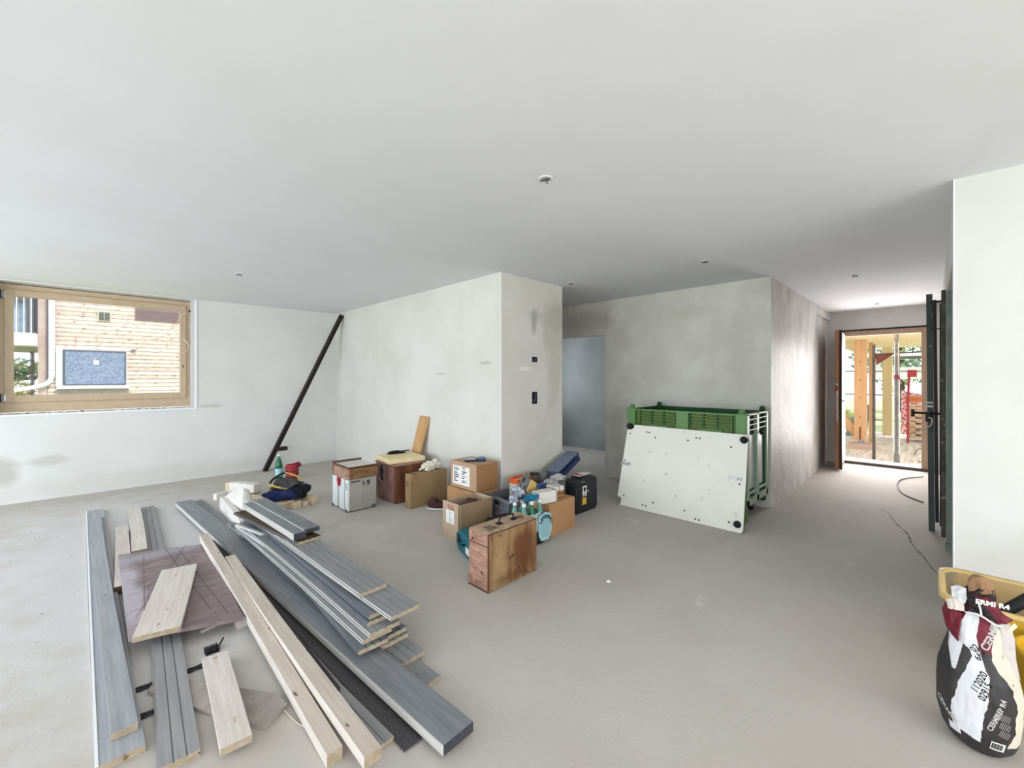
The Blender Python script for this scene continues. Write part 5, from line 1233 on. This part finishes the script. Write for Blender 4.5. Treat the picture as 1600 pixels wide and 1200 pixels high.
# ------------------------------------------------------------------ foliage
def leafcloud(name, c, r, n, size, cols, label, cat='tree', trunk=True, group=None, seed=1):
    random.seed(seed)
    t = empty(name, (c[0], c[1], -.9), label, cat, group)
    b = BM()
    for i in range(n):
        u = Vector((random.gauss(0, 1), random.gauss(0, 1), random.gauss(0, 1))).normalized()*random.uniform(.55, 1)
        lump_ = 1+.3*noise.noise(u*2.2+Vector((seed, 0, 0)))
        p = Vector((c[0]+u.x*r[0]*lump_, c[1]+u.y*r[1]*lump_, c[2]+u.z*r[2]*lump_))
        a = Vector((random.gauss(0, 1), random.gauss(0, 1), random.gauss(0, 1))).normalized(); d_ = a.orthogonal().normalized(); e_ = a.cross(d_)
        s = size*random.uniform(.6, 1.3)
        f = b.faces.new([b.verts.new(p+d_*s), b.verts.new(p+e_*s*.5), b.verts.new(p-d_*s), b.verts.new(p-e_*s*.5)])
        f.material_index = random.randrange(len(cols))
    obj('foliage', b, cols, t)
    if trunk:
        b = BM(); tube(b, [(c[0], c[1], -.9), (c[0], c[1], c[2]+r[2]*.4)], max(.06, r[0]*.06), 8); obj('trunk', b, mat('bark', (98, 84, 70), .9), t)
    return t
LG1 = mat('leaf_bright', (212, 222, 160), .7); LG2 = mat('leaf_mid', (160, 184, 150), .7); LG3 = mat('leaf_dark', (120, 150, 132), .7); LY = mat('dry_grass', (212, 204, 128), .8); LBL = mat('leaf_bluish', (150, 180, 180), .7)
leafcloud('shrub', (-2.3, 21.5, 1.62), (1.4, .7, .5), 2600, .07, [LG1, LG2, LG3], 'bright green shrub beyond the neighbouring building corner', 'shrub', False, seed=2)
leafcloud('tall_grass', (-2.2, 20.6, .85), (1.3, .6, .55), 2600, .06, [LY, LG1, LY], 'yellow-green tall grass below the shrub by the downpipe', 'grass', False, seed=3)
# trees beyond the porch
k = 0
for (x, y, z, r, lab) in ((34, 7.2, 3.2, 2.6, 'leafy tree seen left of the front porch post'), (39, 1.5, 3.6, 2.9, 'leafy tree seen between the porch posts'), (33, -3.0, 3.0, 2.6, 'leafy tree seen behind the yellow porch post'),
                          (41, -7.2, 4.2, 3.3, 'leafy tree seen right of the grey steel prop'), (40, 10, 3.5, 3.4, 'leafy tree at the far left behind the open door')):
    k += 1
    leafcloud('broadleaf_tree', (x, y, z), (r*.8, r, r), 3300, .17, [LG2, LG3, LBL, LG1], lab, 'tree', True, 'trees beyond the porch', seed=10+k)
leafcloud('bush', (13.9, .05, -.45), (.4, .7, .42), 2600, .05, [LG1, LY, LG2], 'yellow-green bush growing beyond the deck by the pallet stack', 'bush', False, seed=30)
leafcloud('bush', (15.2, 2.25, .2), (.5, .8, .5), 1500, .06, [LG1, LY, LG2], 'yellow-green bush beyond the deck, left of the front post', 'bush', False, seed=31)
random.seed(99)

# ------------------------------------------------------------------ porch timber and scaffold
OW = wood('orange_glulam', (222, 182, 142), (208, 164, 124), stretch=(18, 18, 2), knot=(150, 90, 52))
YW = wood('yellow_glulam', (236, 220, 180), (226, 206, 164), stretch=(18, 18, 2), knot=(190, 150, 100))
p = empty('porch_post', (11.0, 1.03, 0), 'orange timber porch post nearest the door on a pale block', 'post')
obj('post', box(10.90, 11.10, .94, 1.13, .16, 2.16), OW, p, bevel=.006)
obj('bolt_plate', box(10.89, 10.9, 1.02, 1.045, .17, .42), mat('slot_brown', (130, 84, 52), .8), p)
b = BM(); prism(b, [(10.95, 1.13, .20), (10.95, 1.13, .44), (10.95, 1.62, 1.10), (10.95, 1.74, 1.0)], (.12, 0, 0)); obj('diagonal_brace', b, OW, p)
b = BM()
for z in (.62, 1.0, 1.35, 1.72): cyl(b, (10.895, 1.035, z), (10.91, 1.035, z), .012, seg=10)
obj('bolt_head', b, mat('rust_bolt', (120, 70, 40), .6), p)
obj('shoe', box(10.95, 11.05, .99, 1.08, .08, .17), STEEL, p)
b = BM(); bx(b, 10.85, 11.2, .80, 1.22, -.02, .085); tag(obj('timber_block', b, mat('pinkish_block', (206, 180, 168), .8)), 'pinkish timber block under the orange porch post', 'block')
b = BM(); bx(b, 11.9, 12.02, .91, .98, -.02, 2.2); tag(obj('porch_post', b, OW), 'narrow orange timber post just behind the front porch post', 'post')
b = BM(); bx(b, 14.0, 14.2, .72, .90, -.02, 2.16); tag(obj('porch_post', b, YW), 'pale yellow timber post at the far edge of the deck', 'post')
b = BM(); bx(b, 9.9, 14.3, 1.30, 1.42, 2.06, 2.16); tag(obj('porch_beam', b, YW), 'yellow timber beam under the porch ceiling', 'beam')
GSM = mat('grey_prop_steel', (106, 108, 104), .6, (84, 84, 82), scale=8, spots=(20, .64, (150, 140, 130)))
p = empty('steel_prop', (9.6, .44, -.02), 'thick grey steel prop standing in the middle of the doorway view', 'prop')
b = BM(); cyl(b, (9.6, .435, -.02), (9.6, .435, 1.42), .038, seg=20); obj('outer_tube', b, GSM, p)
b = BM(); cyl(b, (9.6, .435, 1.40), (9.6, .435, 2.16), .030, seg=20); obj('inner_tube', b, GSM, p)
b = BM(); cyl(b, (9.6, .435, 1.38), (9.6, .435, 1.45), .045, seg=16); tube(b, [(9.57, .40, 1.42), (9.55, .38, 1.30)], .008, 6); obj('collar', b, mat('dark_red_collar', (112, 52, 56), .6), p)
DK = mat('dark_scaffold_steel', (62, 54, 54), .6, (88, 80, 78), scale=14)
p = empty('scaffold_pole', (9.7, .72, -.02), 'thin dark scaffold pole with triangular bracket left of the steel prop', 'pole')
b = BM(); cyl(b, (9.7, .735, -.02), (9.7, .735, 1.98), .021, seg=14); obj('pole', b, DK, p)
b = BM(); prism(b, [(9.7, .72, 1.80), (9.7, .46, 1.82), (9.7, .70, 1.62)], (.01, 0, 0)); obj('bracket', b, mat('rust_brown_plate', (96, 52, 46), .6), p)
b = BM(); tube(b, [(9.7, .735, 1.81), (9.7, .10, 1.83)], .012, 8); obj('bracket_arm', b, DK, p)
RED = mat('red_paint', (190, 78, 86), .5, (166, 62, 72), scale=8)
b = BM(); tube(b, [(12.4, .56, -.02), (12.4, .54, 2.0)], .03, 10); tag(obj('red_pole', b, RED), 'slim red scaffold pole behind the grey prop', 'pole')
b = BM(); tube(b, [(12.6, .39, .85), (12.6, .37, 1.5)], .022, 10); bx(b, 12.57, 12.63, .25, .40, 1.42, 1.57); bx(b, 12.57, 12.63, .37, .41, -.02, .9); tag(obj('red_prop', b, RED), 'red prop with a flag-like plate right of the grey prop', 'prop')
b = BM()
for z, y0_, y1_ in ((1.55, -1, 4), (.95, -1, 4), (.32, .5, 3), (1.78, -1.5, .2), (2.02, -1.4, .3)):
    tube(b, [(14.2+z*.1, y0_, z), (14.2+z*.1, y1_, z+.04)], .02, 8)
tag(obj('guard_rail', b, mat('grey_rail', (170, 168, 170), .6)), 'grey scaffold guard rails along the deck edge', 'railing')
# pallet stack
ps = empty('pallet_stack', (13.2, .2, -.02), 'stack of pale timber battens behind the steel prop', 'timber stack')
for kz in range(6):
    b = BM()
    for q in range(3): bx(b, 12.9+q*.2, 13.05+q*.2, -.15, .42, .05+kz*.13, .11+kz*.13)
    bx(b, 12.85, 13.5, -.1, .0, .11+kz*.13, .17+kz*.13); bx(b, 12.85, 13.5, .28, .36, .11+kz*.13, .17+kz*.13)
    obj('batten_layer', b, wood('pale_batten', (226, 206, 178), (206, 182, 150), stretch=(10, 10, 10), knot=(160, 110, 80)), ps)
b = BM(); bx(b, 12.95, 13.4, .16, .45, .86, .98); tag(obj('orange_crate', b, mat('orange_crate', (216, 130, 80), .6)), 'orange crate standing on the batten stack', 'crate')
# red mesh barrier, white gable roof far
b = BM()
prism(b, [(19, .75, -.9), (19, -.95, -.9), (19, -.95, .55), (19, .75, .98)], (.3, 0, 0))
tag(obj('red_shed', b, mat('red_mesh', (186, 84, 92), .7, (226, 190, 192), scale=18, detail=1, lo=.48, hi=.56)), 'red patterned gable far behind the batten stack', 'shed')
b = BM(); bx(b, 18.6, 18.7, .08, .22, -.9, .35); ball(b, (18.65, .15, .45), .1, .14, .22, sub=2); tag(obj('white_vent', b, WHITEPL), 'small white rounded shape in front of the red gable', 'vent')
b = BM(); bx(b, 24, 28, -6, 2.0, 1.35, 1.85); bx(b, 23.6, 28.4, -6.2, 2.2, 2.3, 2.45)
for y_ in (-4, -2, 0, 1.6): bx(b, 24, 24.2, y_, y_+.2, 1.85, 2.3)
tag(obj('white_shelter', b, mat('white_cladding', (236, 234, 234), .7, (214, 210, 210), scale=2)), 'low white shelter far behind the red gable', 'building')
b = BM(); prism(b, [(13.2, 1.55, -.02), (13.2, 1.15, -.02), (13.4, 1.05, .75), (13.4, 1.3, .75)], (.02, 0, 0)); tag(obj('grey_folding_frame', b, mat('grey_blue_frame', (150, 160, 170), .6)), 'grey folding frame standing on the deck between the posts', 'frame')
b = BM()
tube(b, [(9.85+.0, .10+.12*math.cos(a), .10+.13*math.sin(a)) for a in [i*2*PI/24 for i in range(22)]], .006, 6)
tag(obj('cable_coil', b, BLACKR), 'dark cable loop on the deck at the right of the doorway', 'cable')
